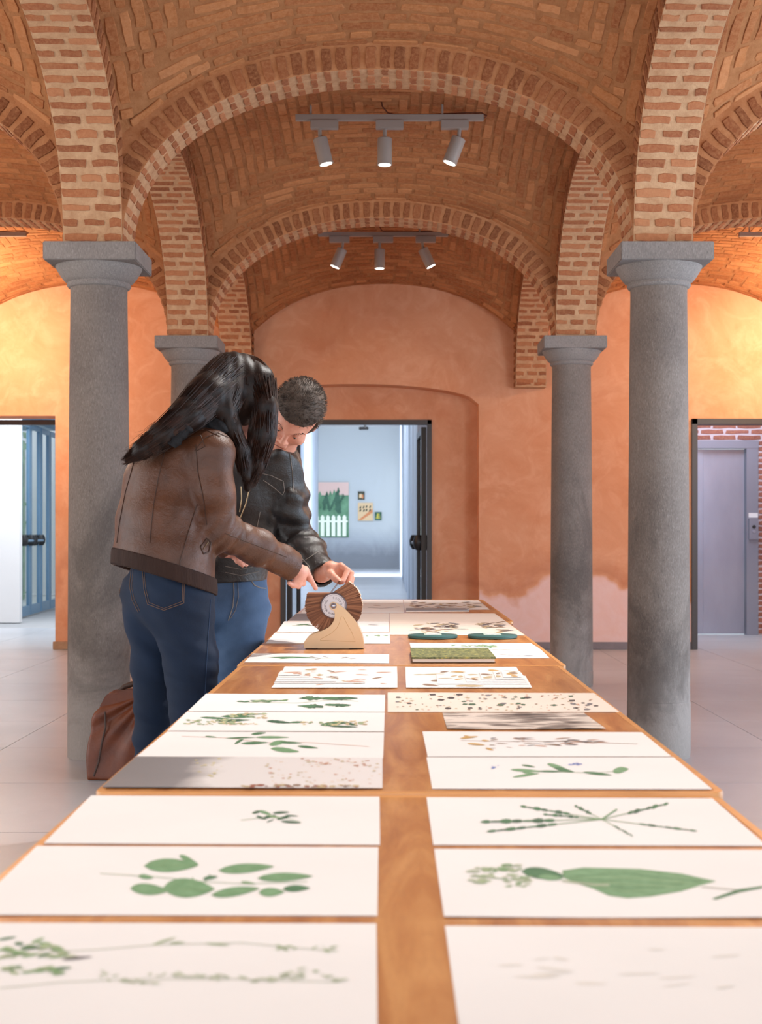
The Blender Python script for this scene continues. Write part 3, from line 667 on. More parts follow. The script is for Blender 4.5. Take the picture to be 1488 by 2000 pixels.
class Ink:
    """flat printed shapes lying on one sheet, given in photograph pixels and mapped to the sheet's plane"""
    def __init__(s, sheet, z): s.e = sheet; s.z = z; s.d = {}; s.k = 0
    def poly(s, pts, m):
        s.k += 1; z = s.z+.0003+(s.k % 37)*.000015
        mb = s.d.setdefault(m, MB()); mb.add([T(x, y, z) for x, y in pts], [tuple(range(len(pts)))]); return s
    def leaf(s, x0, y0, x1, y1, h, m, ser=0):
        d = math.hypot(x1-x0, (y1-y0)*3) or 1; n = 9; up = []; dn = []
        for i in range(n+1):
            t_ = i/n; wv = h*math.sin(math.pi*t_**.8)**.8*(1+ser*((-1)**i)*.35); x = x0+(x1-x0)*t_; y = y0+(y1-y0)*t_
            ox = -(y1-y0)/max(1, abs(x1-x0)+abs(y1-y0))*wv*1.5
            up.append((x+ox, y-wv)); dn.append((x-ox, y+wv*.9))
        if abs(x1-x0) > 34 and h >= 4:
            s.k += 1; z = s.z+.0003+(s.k % 37)*.000015; o = MB().add([T(x, y, z) for x, y in up+dn[::-1]], [tuple(range(2*n+2))]).build('printed_leaf', M[m], s.e)
            if o.data.polygons[0].normal.z < 0: o.data.flip_normals()
            return s
        return s.poly(up+dn[::-1], m)
    def line(s, pts, wpx, m):
        for (x0, y0), (x1, y1) in zip(pts, pts[1:]):
            dx, dy = x1-x0, y1-y0; l = math.hypot(dx, dy) or 1; nx, ny = -dy/l*wpx, dx/l*wpx*.6
            s.poly([(x0+nx, y0+ny), (x1+nx, y1+ny), (x1-nx, y1-ny), (x0-nx, y0-ny)], m)
        return s
    def dots(s, x0, x1, y0, y1, n, r, ms, sq=.25):
        for _ in range(n):
            x, y = R.uniform(x0, x1), R.uniform(y0, y1); q = r*R.uniform(.5, 1.3); k = R.choice((4, 5, 6)); a0 = R.random()*6
            s.poly([(x+q*math.cos(a0+6.283*i/k)*R.uniform(.7, 1.2), y+q*sq*math.sin(a0+6.283*i/k)) for i in range(k)], R.choice(ms))
        return s
    def done(s, names=None):
        for m, mb in s.d.items():
            o = mb.build('printed_shape', M[m], s.e); o['kind'] = 'stuff'
            if o.data.polygons and sum(p.normal.z for p in o.data.polygons) < 0: o.data.flip_normals()
Z1 = ZT1+.0008; Z2 = ZT+.0008
# table one -----------------------------------------------------------------
e, z = paper([(178, 1553.5), (741, 1556), (742, 1649), (86, 1646)], Z1, 'white sheet with one small green sprig, far left on the nearest table')
k = Ink(e, z).line([(470, 1602), (520, 1596), (560, 1598), (588, 1606)], .7, 'g4')
for a in ((492, 1588, 512, 1584, 3), (505, 1584, 530, 1590, 3.5), (500, 1594, 520, 1600, 3), (512, 1598, 540, 1592, 3), (532, 1588, 566, 1586, 2.5), (540, 1600, 568, 1594, 3), (548, 1604, 588, 1607, 2.6), (520, 1606, 536, 1600, 1.6), (556, 1592, 584, 1594, 1.4)): k.leaf(*a, 'g2' if a[0] % 2 else 'g3')
k.leaf(520, 1592, 552, 1598, 2, 'g4'); k.done()
e, z = paper([(833, 1557), (1391, 1559), (1497, 1651), (846, 1649)], Z1, 'white sheet with a starburst of thin jagged green leaves')
k = Ink(e, z); c0 = (1175, 1600)
for x, y, wv in ((1015, 1574, 3.4), (1122, 1573, 3), (938, 1605, 4.4), (950, 1624, 3.2), (1306, 1569, 4), (1236, 1633, 3.4), (1362, 1623, 2.2), (1060, 1590, 2.6)):
    k.line([c0, ((c0[0]+x)/2, (c0[1]+y)/2)], .9, 'g4'); n_ = 7
    for i in range(n_):
        t0 = .38+.62*i/n_; t1 = min(1, t0+.62/n_*1.35)
        k.leaf(c0[0]+(x-c0[0])*t0, c0[1]+(y-c0[1])*t0, c0[0]+(x-c0[0])*t1, c0[1]+(y-c0[1])*t1, wv*(.75+.4*math.sin(i*2.1)), 'g3' if i % 2 else 'g1', .4)
k.line([c0, (1205, 1580)], 2, 'g2').done()
e, z = paper([(72, 1652), (739, 1655), (737, 1787), (-66, 1785)], Z1, 'white sheet with rounded pale green leaves on a branching stem')
k = Ink(e, z).line([(195, 1706), (300, 1712), (400, 1722), (480, 1726), (600, 1722)], .8, 'g4').line([(400, 1722), (410, 1708)], 1.2, 'g1').line([(378, 1735), (376, 1714)], 1.2, 'g1')
for a in ((281, 1691, 388, 1690, 14, 'g2'), (350, 1672, 388, 1688, 8, 'g2'), (254, 1735, 330, 1740, 12, 'g2'), (318, 1734, 420, 1736, 20, 'g2'), (412, 1748, 508, 1735, 10, 'g2'), (426, 1700, 536, 1692, 10, 'g2'), (502, 1715, 612, 1711, 9, 'g2'), (505, 1743, 556, 1742, 9, 'g2'), (552, 1736, 606, 1734, 7, 'g1'), (270, 1711, 300, 1714, 5, 'g2'), (396, 1716, 426, 1712, 4, 'g1'), (380, 1728, 412, 1738, 9, 'g2'), (470, 1722, 500, 1726, 2.5, 'g4')): k.leaf(*a)
for a in ((285, 1690, 384, 1690), (322, 1736, 416, 1737), (430, 1700, 530, 1693), (508, 1715, 606, 1711), (418, 1747, 502, 1736)): k.line([a[:2], a[2:]], .8, 'g4')
k.done()
e, z = paper([(848, 1658), (1505, 1660), (1660, 1792), (867, 1790)], Z1, 'white sheet with one very large green leaf and pale blossom', curl=.001)
k = Ink(e, z)
k.poly([(1098, 1700), (1140, 1694), (1250, 1697), (1330, 1706), (1398, 1721), (1368, 1729), (1330, 1741), (1270, 1751), (1225, 1754), (1188, 1749), (1160, 1736), (1118, 1722), (1100, 1714)], 'g2')
for i in range(6): k.line([(1104+i*4, 1712+i*2), (1220, 1706+i*7), (1370-i*18, 1722+i*3)], .9, 'g4' if i % 2 else 'g1')
k.leaf(1018, 1702, 1104, 1711, 12, 'g1').leaf(1050, 1712, 1100, 1716, 6, 'g2').line([(1098, 1720), (1160, 1728), (1190, 1728)], 3, 'g6').line([(1370, 1732), (1440, 1738)], 1, 'stem')
k.poly([(1390, 1755), (1440, 1737), (1490, 1730), (1490, 1734), (1444, 1743), (1398, 1757)], 'g1')
k.dots(918, 960, 1694, 1724, 26, 9, ('g6', 'g5', 'g4')).dots(965, 1015, 1688, 1702, 26, 8, ('g6', 'g5', 'g4')).dots(985, 1035, 1708, 1734, 26, 8, ('g6', 'g5', 'g4')).line([(940, 1712), (1000, 1718), (1040, 1710)], 1.2, 'g4').done()
e, z = paper([(-86, 1802), (735, 1803.5), (738, 2085), (-420, 2080)], Z1, 'front sheet at bottom left with feathery grey green grasses', m='paper')
k = Ink(e, z).line([(-40, 1880), (60, 1862), (200, 1854), (300, 1845), (470, 1841), (660, 1858)], .9, 'g6').line([(0, 1930), (120, 1918), (260, 1912), (460, 1912), (660, 1918)], .9, 'g6')
for i in range(42):
    x = R.uniform(-10, 125); y = R.uniform(1834, 1872) if i % 3 else R.uniform(1888, 1905); k.leaf(x, y, x+R.uniform(18, 44), y-R.uniform(-4, 10), R.uniform(1.5, 4), R.choice(('g1', 'g4', 'g5', 'g4')))
k.leaf(120, 1874, 182, 1868, 3, 'grayp').leaf(295, 1846, 345, 1830, 2.6, 'g5').leaf(400, 1842, 450, 1846, 2, 'g5').leaf(330, 1842, 362, 1840, 2, 'g5')
for i in range(70):
    x = R.uniform(170, 660); y = 1910+6*math.sin(x*.03)+R.uniform(-16, 14)*(.5+.5*math.sin(x*.045)); k.leaf(x, y, x+R.uniform(8, 24), y+R.uniform(-5, 6), R.uniform(1.2, 3), R.choice(('palegreen', 'g6', 'g6')))
for i in range(14): x = R.uniform(520, 650); k.leaf(x, 1846+R.uniform(-4, 10), x+R.uniform(8, 22), 1850+R.uniform(-4, 10), 1.8, 'g5')
k.done()
e, z = paper([(869, 1808), (1690, 1812), (2000, 2090), (908, 2085)], Z1, 'front sheet at bottom right, almost blank', curl=.0006)
M['faint'] = plain('print_faint', (230, 226, 218), .7)
k = Ink(e, z)
for i in range(16): x = R.uniform(940, 1400); y = R.uniform(1850, 1930); k.leaf(x, y, x+R.uniform(30, 90), y+R.uniform(-8, 8), R.uniform(1, 3), 'faint')
k.done()
# table two -----------------------------------------------------------------
def sprig(k, pts, n, L_, h_, ms, jy=6, ser=0):
    for i in range(n):
        j = R.randrange(len(pts)-1); u = R.random(); x = pts[j][0]*(1-u)+pts[j+1][0]*u; y = pts[j][1]*(1-u)+pts[j+1][1]*u
        k.leaf(x, y, x+R.choice((-1, 1, 1))*R.uniform(.5, 1)*L_, y+R.uniform(-jy, jy), R.uniform(.6, 1.1)*h_, R.choice(ms), ser)
    return k
e, z = paper([(403, 1354.5), (752, 1357), (751, 1390), (367, 1388.5)], Z2, 'sheet with dark green leaf tufts, farthest left sheet on the second table')
k = Ink(e, z).line([(470, 1371), (580, 1373), (660, 1366), (700, 1370)], .5, 'g5')
for cx_, cy_, lx_, n_ in ((612, 1364, 34, 26), (662, 1364, 40, 26), (614, 1379, 36, 22), (660, 1377, 32, 18)):
    for i in range(n_): a_ = R.uniform(0, 6.283); r_ = R.uniform(.35, 1); k.leaf(cx_-math.cos(a_)*5, cy_-math.sin(a_), cx_+math.cos(a_)*lx_*r_, cy_+math.sin(a_)*4.2*r_, R.uniform(1.6, 2.8), R.choice(('g1', 'g3', 'g1')), .3)
sprig(k, [(470, 1370), (550, 1368)], 16, 26, 1.3, ('g1', 'g4', 'g5'), 3); k.done()
e, z = paper([(365, 1390), (751, 1391.5), (750, 1428), (327, 1426.5)], Z2+.0006, 'sheet with two olive flower sprays, second of the left column on that table')
k = Ink(e, z)
for a in ((390, 1401, 450, 1404, 2.2), (430, 1399, 500, 1400, 3.2), (420, 1408, 490, 1406, 3), (455, 1396, 520, 1394, 2), (520, 1408, 570, 1412, 3), (565, 1411, 600, 1410, 2), (625, 1416, 680, 1411, 4), (660, 1409, 700, 1417, 3), (640, 1418, 700, 1420, 2)): k.leaf(*a, 'g1' if a[0] % 4 else 'g3', .3)
k.dots(360, 470, 1405, 1415, 60, 5, ('fl', 'g5', 'g5')).dots(450, 520, 1393, 1402, 30, 5, ('fl', 'g5', 'tan')).dots(590, 720, 1408, 1416, 50, 5, ('fl', 'g5', 'tan')).dots(430, 505, 1411, 1415, 20, 4, ('fl', 'tan')).done()
e, z = paper([(327, 1428.5), (750, 1430), (748, 1480), (267, 1477)], Z2+.0012, 'sheet with loose green leaves on a thin stem, above the grey photograph')
k = Ink(e, z).line([(355, 1438), (440, 1441), (520, 1450), (600, 1450), (720, 1458)], .5, 'pinkp')
for a in ((400, 1438, 424, 1440, 1.6), (440, 1442, 500, 1440, 1.6), (458, 1452, 476, 1444, 4), (470, 1452, 525, 1450, 3), (490, 1434, 520, 1431, 2.6), (498, 1440, 566, 1440, 2.6), (525, 1454, 560, 1448, 5), (545, 1450, 590, 1451, 2.4), (528, 1462, 585, 1468, 5), (580, 1457, 622, 1461, 2.6)): k.leaf(*a, 'g1' if a[0] % 3 else 'g2', .15)
k.done()
def photo_gray():
    m, t, b = nt('grey_to_white_photograph'); v = coords(t, kind='World'); x = sepz(t, 'X')
    k = mth(t, 'ADD', x, mth(t, 'MULTIPLY', noise(t, v, 7, 5, .6), .12))
    t.links.new(ramp(t, [(.0, (112, 110, 112)), (.45, (150, 148, 150)), (.50, (200, 196, 194)), (.56, (242, 239, 237))], mth(t, 'MULTIPLY_ADD', k, 1.9, .95)), b.inputs['Base Color']); b.inputs['Roughness'].default_value = .35; return m
M['photog'] = photo_gray()
e, z = paper([(266, 1477.5), (747, 1480), (747, 1538), (200, 1536)], Z2+.0018, 'glossy photograph fading from grey to white with pink petals', m='photog')
k = Ink(e, z).dots(520, 745, 1482, 1534, 80, 4, ('pinkp', 'cream', 'cream', 'tan')).dots(560, 745, 1480, 1500, 16, 4, ('pinkp', 'tan')).dots(380, 435, 1480, 1518, 16, 4, ('fl',)).dots(470, 700, 1533, 1537, 36, 7, ('red', 'tan', 'brownp')).done()
e, z = paper([(757, 1352.5), (1160, 1353.5), (1209, 1390), (757, 1390)], Z2, 'long speckled cream sheet with black and pink chips', m='cream')
Ink(e, z).dots(765, 1165, 1356, 1388, 42, 7, ('ink', 'grayp', 'g3')).dots(765, 1165, 1355, 1388, 110, 3, ('pinkp', 'tan', 'brownp')).done()
def blot():
    m, t, b = nt('dark_smudged_print'); v = coords(t, (1, 2.4, 1), 'World'); n = noise(t, v, 13, 3, .5, .5); x = sepz(t, 'X')
    k = mth(t, 'ADD', n, mth(t, 'MULTIPLY', mth(t, 'ABSOLUTE', mth(t, 'SUBTRACT', x, .27)), 1.1))
    t.links.new(ramp(t, [(.38, (64, 56, 54)), (.55, (150, 138, 130)), (.68, (232, 220, 208))], k), b.inputs['Base Color']); b.inputs['Roughness'].default_value = .5; return m
M['blot'] = blot()
e, z = paper([(864, 1392), (1140, 1392), (1182, 1423.5), (873, 1423.5)], Z2+.0006, 'smaller sheet with dark grey smudges, below the speckled sheet', m='blot', curl=.002)
e, z = paper([(825, 1428.5), (1253, 1430), (1311, 1477), (835, 1477)], Z2, 'white sheet with an ochre flower and brown dried stems')
k = Ink(e, z).line([(900, 1446), (980, 1448), (1100, 1448), (1245, 1453)], .5, 'brownp')
for i in range(60): x = R.uniform(950, 1170); y = 1448+R.uniform(-12, 14)*(1-(x-950)/260); k.leaf(x, y, x+R.uniform(10, 36), y+R.uniform(-2, 3), R.uniform(.3, .9), R.choice(('brownp', 'grayp', 'pinkp')))
for a in ((898, 1442, 934, 1438, 2), (912, 1452, 948, 1455, 2), (940, 1446, 956, 1447, 1.6), (948, 1461, 964, 1465, 2), (905, 1437, 925, 1440, 1.5)): k.leaf(*a, 'ochre')
k.done()
e, z = paper([(833, 1479), (1315, 1479), (1390, 1540.5), (844, 1539.5)], Z2+.0006, 'white sheet with bright green leaves and tiny blue flowers')
k = Ink(e, z).line([(1000, 1502), (1080, 1507), (1160, 1510), (1215, 1505)], .6, 'g4')
for a in ((996, 1503, 1060, 1507, 3), (1000, 1518, 1055, 1510, 2.6), (1018, 1494, 1046, 1498, 2), (1068, 1492, 1112, 1505, 5), (1082, 1500, 1122, 1508, 4), (1138, 1508, 1196, 1514, 3), (1196, 1506, 1228, 1502, 6.5), (1020, 1508, 1050, 1512, 2), (1050, 1506, 1100, 1507, 2)): k.leaf(*a, 'g1' if a[0] % 4 else 'g2')
k.dots(1112, 1134, 1489, 1494, 8, 4, ('blue',)).dots(958, 975, 1495, 1501, 6, 4, ('blue',)).done()
# staggered booklets (pages of different width lying on one another)
def booklet(rows, label, tones, mirror):
    cs = rows[0]; q = quad_px([(cs[0], cs[2]), (cs[1], cs[2]), (cs[4], cs[5]), (cs[3], cs[5])], Z2); c = sum(q, Vector())/4
    e = empty('leaflet', (c.x, c.y, Z2)); tag(e, label, 'booklet')
    for i, (xa, xb, yb, xc, xd, yf) in enumerate(rows):
        z = Z2+.0017*i; q = [T(xa, yb, z), T(xb, yb, z), T(xd, yf, z), T(xc, yf, z)]
        pg = MB().prism(q, (0, 0, .0006)).build('page', M['paper'], e)
        k = Ink(pg, z+.0006)
        x_lo, x_hi = (xa, xb) if i == 0 else ((rows[i+1][1], xb) if not mirror and i+1 < len(rows) else (xa, rows[i+1][0]) if i+1 < len(rows) else (xa, xb))
        if i == 0: x_lo, x_hi = xa+10, xb-10
        if i == 1: x_lo, x_hi = xa+20, xb-20
        for _ in range(9 if i < 2 else 4):
            if x_hi-x_lo < 12: continue
            x = R.uniform(x_lo, x_hi-8); y = R.uniform(yb+3, yf-3); k.leaf(x, y, min(x_hi, x+R.uniform(12, 50)), y+R.uniform(-3, 3), R.uniform(.5, 1.4 if not mirror else 2.2), R.choice(tones))
        k.done()
    return e
booklet([(556, 775, 1302, 546, 776, 1321), (548, 776, 1320.3, 530, 776, 1343), (545, 716, 1320, 535, 713, 1334), (545, 662, 1316, 537, 656, 1331), (545, 632, 1313, 540, 630, 1326), (547, 607, 1312, 543, 603, 1322), (548, 590, 1310, 545, 588, 1319)],
        'stack of stepped pages with pinkish drawings, widening to the left', ('pinkp', 'brownp', 'pinkp', 'tan'), False)
booklet([(792, 1008, 1303, 792, 1020, 1321), (792, 1026, 1320.3, 793, 1039, 1343), (852, 1020, 1317, 854, 1033, 1336), (905, 1018, 1314, 911, 1029, 1332), (935, 1016, 1312, 941, 1026, 1328), (962, 1014, 1311, 968, 1023, 1326), (978, 1012, 1310, 983, 1018, 1323)],
        'stack of stepped pages with tan leaf drawings, right of the table centre', ('tan', 'ochre', 'brownp', 'tan'), True)
# tables three and four ------------------------------------------------------
e, z = paper([(494, 1276), (760, 1278), (760, 1295), (477, 1293)], Z2, 'narrow white sheet with a green twig in front of the card wheel')
k = Ink(e, z).leaf(525, 1284, 615, 1284, 1.6, 'g1').leaf(545, 1287, 580, 1283, 1, 'g2').line([(525, 1284), (650, 1286)], .3, 'g4')
for i in range(8): x = R.uniform(600, 720); k.leaf(x, 1281+R.uniform(0, 7), x+14, 1283+R.uniform(0, 4), .4, 'grayp')
k.done()
e, z = paper([(537, 1235.5), (761, 1235.5), (762, 1257), (519, 1256)], Z2, 'white sheet directly behind the card wheel, mostly hidden by it')
Ink(e, z).dots(715, 755, 1240, 1242, 8, 4, ('g4',)).done()
e, z = paper([(555, 1213.5), (759, 1213.5), (760, 1234.5), (540, 1234.5)], Z2, 'white sheet with a dark green twig left of the card wheel')
Ink(e, z).leaf(578, 1221, 605, 1219, 1.2, 'g1').leaf(585, 1219, 612, 1222, 1, 'g3').leaf(718, 1220, 740, 1221, .6, 'grayp').line([(570, 1222), (620, 1218)], .3, 'g4').done()
e, z = paper([(578, 1198), (760, 1198), (759, 1213), (562, 1213)], Z2, 'dark grey photograph strip behind the card wheel', m='blot')
Ink(e, z).poly([(578, 1198.5), (630, 1198.5), (620, 1212.5), (562, 1212.5)], 'grayp').done()
e, z = paper([(602, 1179), (788, 1179), (789, 1196.5), (588, 1196.5)], Z2, 'pale sheet at the far left, second from the table end')
Ink(e, z).line([(718, 1186), (745, 1188), (780, 1185)], .5, 'grayp').leaf(728, 1182, 745, 1183, .5, 'brownp').done()
e, z = paper([(612, 1171.8), (787, 1171.8), (787.6, 1178.4), (604, 1178.4)], Z2, 'pale sheet at the very end of the tables, left side')
e, z = paper([(788.5, 1172), (934, 1172.5), (956, 1190), (790, 1191)], Z2, 'pale sheet with grey sketches at the far right end')
k = Ink(e, z)
for i in range(60): x = R.uniform(795, 925); y = R.uniform(1176, 1188); k.leaf(x, y, x+R.uniform(6, 24), y+R.uniform(-1.5, 1.5), R.uniform(.3, .9), R.choice(('grayp', 'brownp', 'tan')))
k.done()
# grey folder in front of it
q = [T(793, 1190.5), T(905, 1190.5), T(916, 1194.5), T(793, 1195.5)]; e = empty('folder', q[0]); tag(e, 'thin grey folder lying before the far right sketches', 'folder')
MB().prism([p+Vector((0, 0, .004)) for p in q], (0, 0, .004)).build('cover', plain('grey_folder', (140, 134, 134), .6), e); MB().prism([p+Vector((0, 0, .0008)) for p in q], (0, 0, .0032)).build('page_block', M['cream'], e)
e, z = paper([(761, 1198), (966, 1198), (1026, 1241), (761, 1239.5)], Z2, 'large cream sheet with dark willow twigs behind the green discs', m='cream')
k = Ink(e, z)
for (xa, xb, ya, yb, n_) in ((806, 895, 1216, 1234, 46), (925, 982, 1216, 1226, 26), (965, 992, 1228, 1237, 8)):
    for i in range(n_): x = R.uniform(xa, xb-14); y = ya+(yb-ya)*R.random(); k.leaf(x, y, x+R.uniform(10, 28), y-R.uniform(-3, 4), R.uniform(.4, 1.2), R.choice(('ink', 'grayp', 'brownp', 'tan')))
k.leaf(868, 1224, 898, 1219, 1.3, 'ink').line([(800, 1231), (890, 1228), (915, 1229)], .4, 'grayp').done()
e, z = paper([(800, 1255.5), (1037, 1256), (1056, 1268.5), (803, 1268)], Z2, 'white sheet with light green sprigs just before the green discs')
k = sprig(Ink(e, z), [(880, 1261), (935, 1261), (960, 1263)], 26, 16, .9, ('g2', 'g4', 'g5'), 3); k.leaf(930, 1266, 968, 1265, .7, 'g2').done()
e, z = paper([(803, 1269), (1057, 1269), (1073, 1285), (806, 1285)], Z2, 'white sheet partly under the moss covered book')
Ink(e, z).line([(975, 1278), (1040, 1282)], .3, 'grayp').leaf(1020, 1281, 1044, 1280, .6, 'grayp').done()
# green discs
M['teal'] = plain('dark_teal_disc', (52, 98, 96), .5, ns=8, amt=8); M['tealr'] = plain('teal_rim', (62, 118, 116), .45); M['paleg'] = plain('pale_green_label', (196, 216, 200), .6)
for px, lab in ((845, 'round dark green disc with pale label, left one of the two'), (961.5, 'round dark green disc with pale label, right one near the table edge')):
    p = T(px, 1246); e = empty('disc', (p.x, p.y, ZT)); tag(e, lab, 'disc'); r = 48.5*p.y/F
    MB().lathe([(r-.004, .001), (r, .003), (r, .0095), (r-.003, .0115)], (p.x, p.y, ZT), 56).build('plate', M['teal'], e, smooth=True)
    MB().tube([(p.x+(r-.0015)*math.cos(a*math.pi/28), p.y+(r-.0015)*math.sin(a*math.pi/28), ZT+.0108) for a in range(57)], .0013, 6, close=False).build('rim', M['tealr'], e, smooth=True)
    s = r/1.0; MB().box(p.x-s*.34, p.x+s*.36, p.y-s*.10, p.y+s*.52, ZT+.0112, ZT+.0126).build('label', M['paleg'], e)
    MB().box(p.x-s*.26, p.x+s*.28, p.y+s*.0, p.y+s*.42, ZT+.0126, ZT+.0130).build('label_print', M['paper'], e)
# moss covered book
def moss():
    m, t, b = nt('moss_photo_cover'); n = noise(t, coords(t, kind='World'), 110, 6, .75)
    t.links.new(ramp(t, [(.36, (44, 48, 30)), (.46, (92, 104, 58)), (.56, (146, 150, 98)), (.66, (206, 190, 70))], noise(t, coords(t, (1, .6, 1), 'World'), 65, 7, .85)), b.inputs['Base Color']); b.inputs['Roughness'].default_value = .5; bump(t, b, n, .4, .003); return m
M['moss'] = moss(); bz = ZT+.0018; th = .016
q = [T(804, 1275, bz), T(963, 1275, bz), T(968, 1294, bz), T(804, 1294, bz)]; ybk = q[0].y; yfr = q[3].y
e = empty('book', (sum(v.x for v in q)/4, (ybk+yfr)/2, bz)); tag(e, 'thick book with mossy green cover lying on white sheet', 'book')
xa, xb = q[3].x, q[2].x
MB().box(xa+.003, xb-.003, yfr+.002, ybk-.003, bz+.0016, bz+th-.0016).build('page_block', M['cream'], e)
MB().box(xa, xb, yfr, ybk, bz+th-.0016, bz+th).build('front_cover', M['moss'], e); MB().box(xa, xb, yfr, ybk, bz, bz+.0016).build('back_cover', M['brownp'], e)
MB().box(xa, xb, yfr-.0006, yfr, bz+.0105, bz+th).build('moss_edge', M['moss'], e)

# ------------------------------------------------------------------ rotary card file
DF = F*K/(1268-CY)   # distance of its front face
def dv(px, py, y=DF): return Vector(((px-CX)*DF/F, y, H-(py-CY)*DF/F))
dev = empty('card_wheel', (dv(652, 1268).x, DF+.04, ZT+.001)); tag(dev, 'cream rotary card file with brown cards on the third table', 'card file')
M['devc'] = plain('cream_enamel', (230, 198, 156), .38, ns=6, amt=3); M['card'], t, b = nt('kraft_card'); t.links.new(ramp(t, [(0, (98, 62, 44)), (.4, (126, 82, 58)), (.8, (146, 98, 70)), (1, (168, 118, 86))], t.nodes.new('ShaderNodeObjectInfo').outputs['Random']), b.inputs['Base Color']); b.inputs['Roughness'].default_value = .8; M['cardt'] = plain('card_edge', (236, 214, 188), .7)
M['alu'] = plain('aluminium_hub', (206, 198, 200), .35, .25); M['hubr'] = plain('hub_grey_rim', (116, 104, 108), .35, .5); M['rubber'] = plain('rubber_foot', (30, 26, 26), .6); M['screw'] = plain('axle_steel', (180, 176, 184), .2, .9); M['letter'] = plain('hub_letter', (92, 82, 86), .5)
def q3(p): return (420+p[0]/4.65, 1000+p[1]/4.65)
prof = [(805, 1240), (805, 1192), (818, 1165), (845, 1135), (890, 1108), (930, 1095), (985, 1072), (1030, 1048), (1062, 1015), (1082, 975), (1088, 930), (1078, 896), (1050, 885), (1038, 862), (1040, 840), (1055, 822), (1078, 816), (1102, 824), (1145, 852), (1185, 886), (1225, 925), (1262, 970), (1290, 1012), (1315, 1060), (1335, 1110), (1347, 1160), (1352, 1205), (1352, 1240)]
outl = [q3(p) for p in prof]
for y0, nm in ((DF, 'front_plate'), (DF+.080, 'rear_plate')):
    MB().prism([dv(a, b_, y0) for a, b_ in outl], (0, .005, 0)).build(nm, M['devc'], dev, bevel=.0012)
x0, x1 = dv(*q3((808, 0))).x, dv(*q3((1350, 0))).x
MB().box(x0, x1, DF+.0045, DF+.081, ZT+.004, ZT+.016).build('base', M['devc'], dev, bevel=.001)
# right back panel between the plates, following the curve
bp = [dv(*p, DF+.004) for p in outl[21:28]]
mb = MB(); mb.add([p for p in bp]+[p+Vector((0, .077, 0)) for p in bp]+[p+Vector((-.002, 0, 0)) for p in bp]+[p+Vector((-.002, .077, 0)) for p in bp], [(i, i+1, i+8, i+7) for i in range(6)]+[(14+i+7, 14+i+8, 14+i+1, 14+i) for i in range(6)]); mb.build('back_panel', plain('device_back', (196, 182, 170), .4), dev)
for a, b_ in ((820, 930), (1220, 1345)):
    for yy in (DF+.004, DF+.066): MB().box(dv(*q3((a, 0))).x, dv(*q3((b_, 0))).x, yy-.003, yy+.012, ZT+.001, ZT+.0045).build('foot', M['rubber'], dev)
emb = [(955, 1165), (960, 1152), (1010, 1128), (1060, 1098), (1105, 1055), (1130, 1005), (1140, 960), (1152, 945), (1165, 955), (1200, 1020), (1240, 1090), (1275, 1178), (955, 1165)]
MB().tube([dv(*q3(p), DF+.0002) for p in emb], .0007, 6).build('embossed_line', plain('emboss_shadow', (206, 164, 112), .45), dev, smooth=True)
hub = dv(*q3((1075, 852)), DF)
rad = 57*DF/F; WY0, WY1 = DF+.012, DF+.074
cards = []
na = 140
cmv = []
for i in range(6):
    mb = MB(); mb.box(0, 1, -.5, .5, -.5, .5); me = mb.mesh('card'); me.materials.append(M['card']); me.materials.append(M['cardt'])
    for p in me.polygons:
        if p.normal.x > .9: p.material_index = 1
    cmv.append(me)
def card(ang, r0, r1, th_, mesh=None, name='card', lift=0):
    a = math.radians(ang); d = Vector((math.cos(a), 0, math.sin(a))); nrm = Vector((-math.sin(a), 0, math.cos(a)))
    m = Matrix((d*(r1-r0), Vector((0, WY1-WY0, 0)), nrm*th_)).transposed().to_4x4(); m.translation = Vector((hub.x, (WY0+WY1)/2, hub.z))+d*r0
    o = bpy.data.objects.new(name, mesh or R.choice(cmv)); sc.collection.objects.link(o); o.parent = dev; o.matrix_local = dev.matrix_world.inverted() @ m; return o
def card2(A, B, th_):
    d = (B-A); L_ = d.length; d.normalize(); nrm = Vector((-d.z, 0, d.x))
    m = Matrix((d*L_, Vector((0, WY1-WY0, 0)), nrm*th_)).transposed().to_4x4(); m.translation = Vector((0, (WY0+WY1)/2, 0))+Vector((A.x, 0, A.z))
    o = bpy.data.objects.new('card', R.choice(cmv)); sc.collection.objects.link(o); o.parent = dev; o.matrix_local = dev.matrix_world.inverted() @ m; return o
def pol(r_, a): a = math.radians(a); return Vector((hub.x+r_*math.cos(a), 0, hub.z+r_*math.sin(a)))
for i in range(na):
    a2 = 56-(261*i/(na-1)); a1 = a2
    if a2 > 5: a1 = a2+((a2-5)/51)**1.6*40
    if a2 < -160: a1 = a2-((-160-a2)/45)**1.6*52
    a2 += .9*math.sin(i*.55)+R.uniform(-.5, .5)
    card2(pol(.040, a1), pol(rad*R.uniform(.965, 1.0), a2), .0031)
for dx in (0, 2.2): card2(dv(645+dx, 1157), dv(662+dx, 1134), .0011)
MB().lathe([(.026, 0), (.026, .050)], (hub.x, WY0+.004, hub.z), 32, 'y').build('drum', M['hubr'], dev)
MB().lathe([(.0395, 0), (.0430, .002), (.0432, .0055)], (hub.x, DF+.0060, hub.z), 48, 'y').build('hub_rim', M['hubr'], dev, smooth=True)
hd = MB().lathe([(.0385, 0), (.0390, .0030)], (hub.x, DF+.0053, hub.z), 48, 'y').build('hub_disc', M['alu'], dev, smooth=True)
MB().tube([(hub.x+.0355*math.cos(a*math.pi/24), DF+.0052, hub.z+.0355*math.sin(a*math.pi/24)) for a in range(49)], .0004, 5, close=False).build('ring_line', M['hubr'], hd)
MB().lathe([(.004, -.0045), (.0062, -.003), (.0068, -.0005), (.0068, .002)], hub, 20, 'y').build('axle_screw', M['screw'], dev, smooth=True)
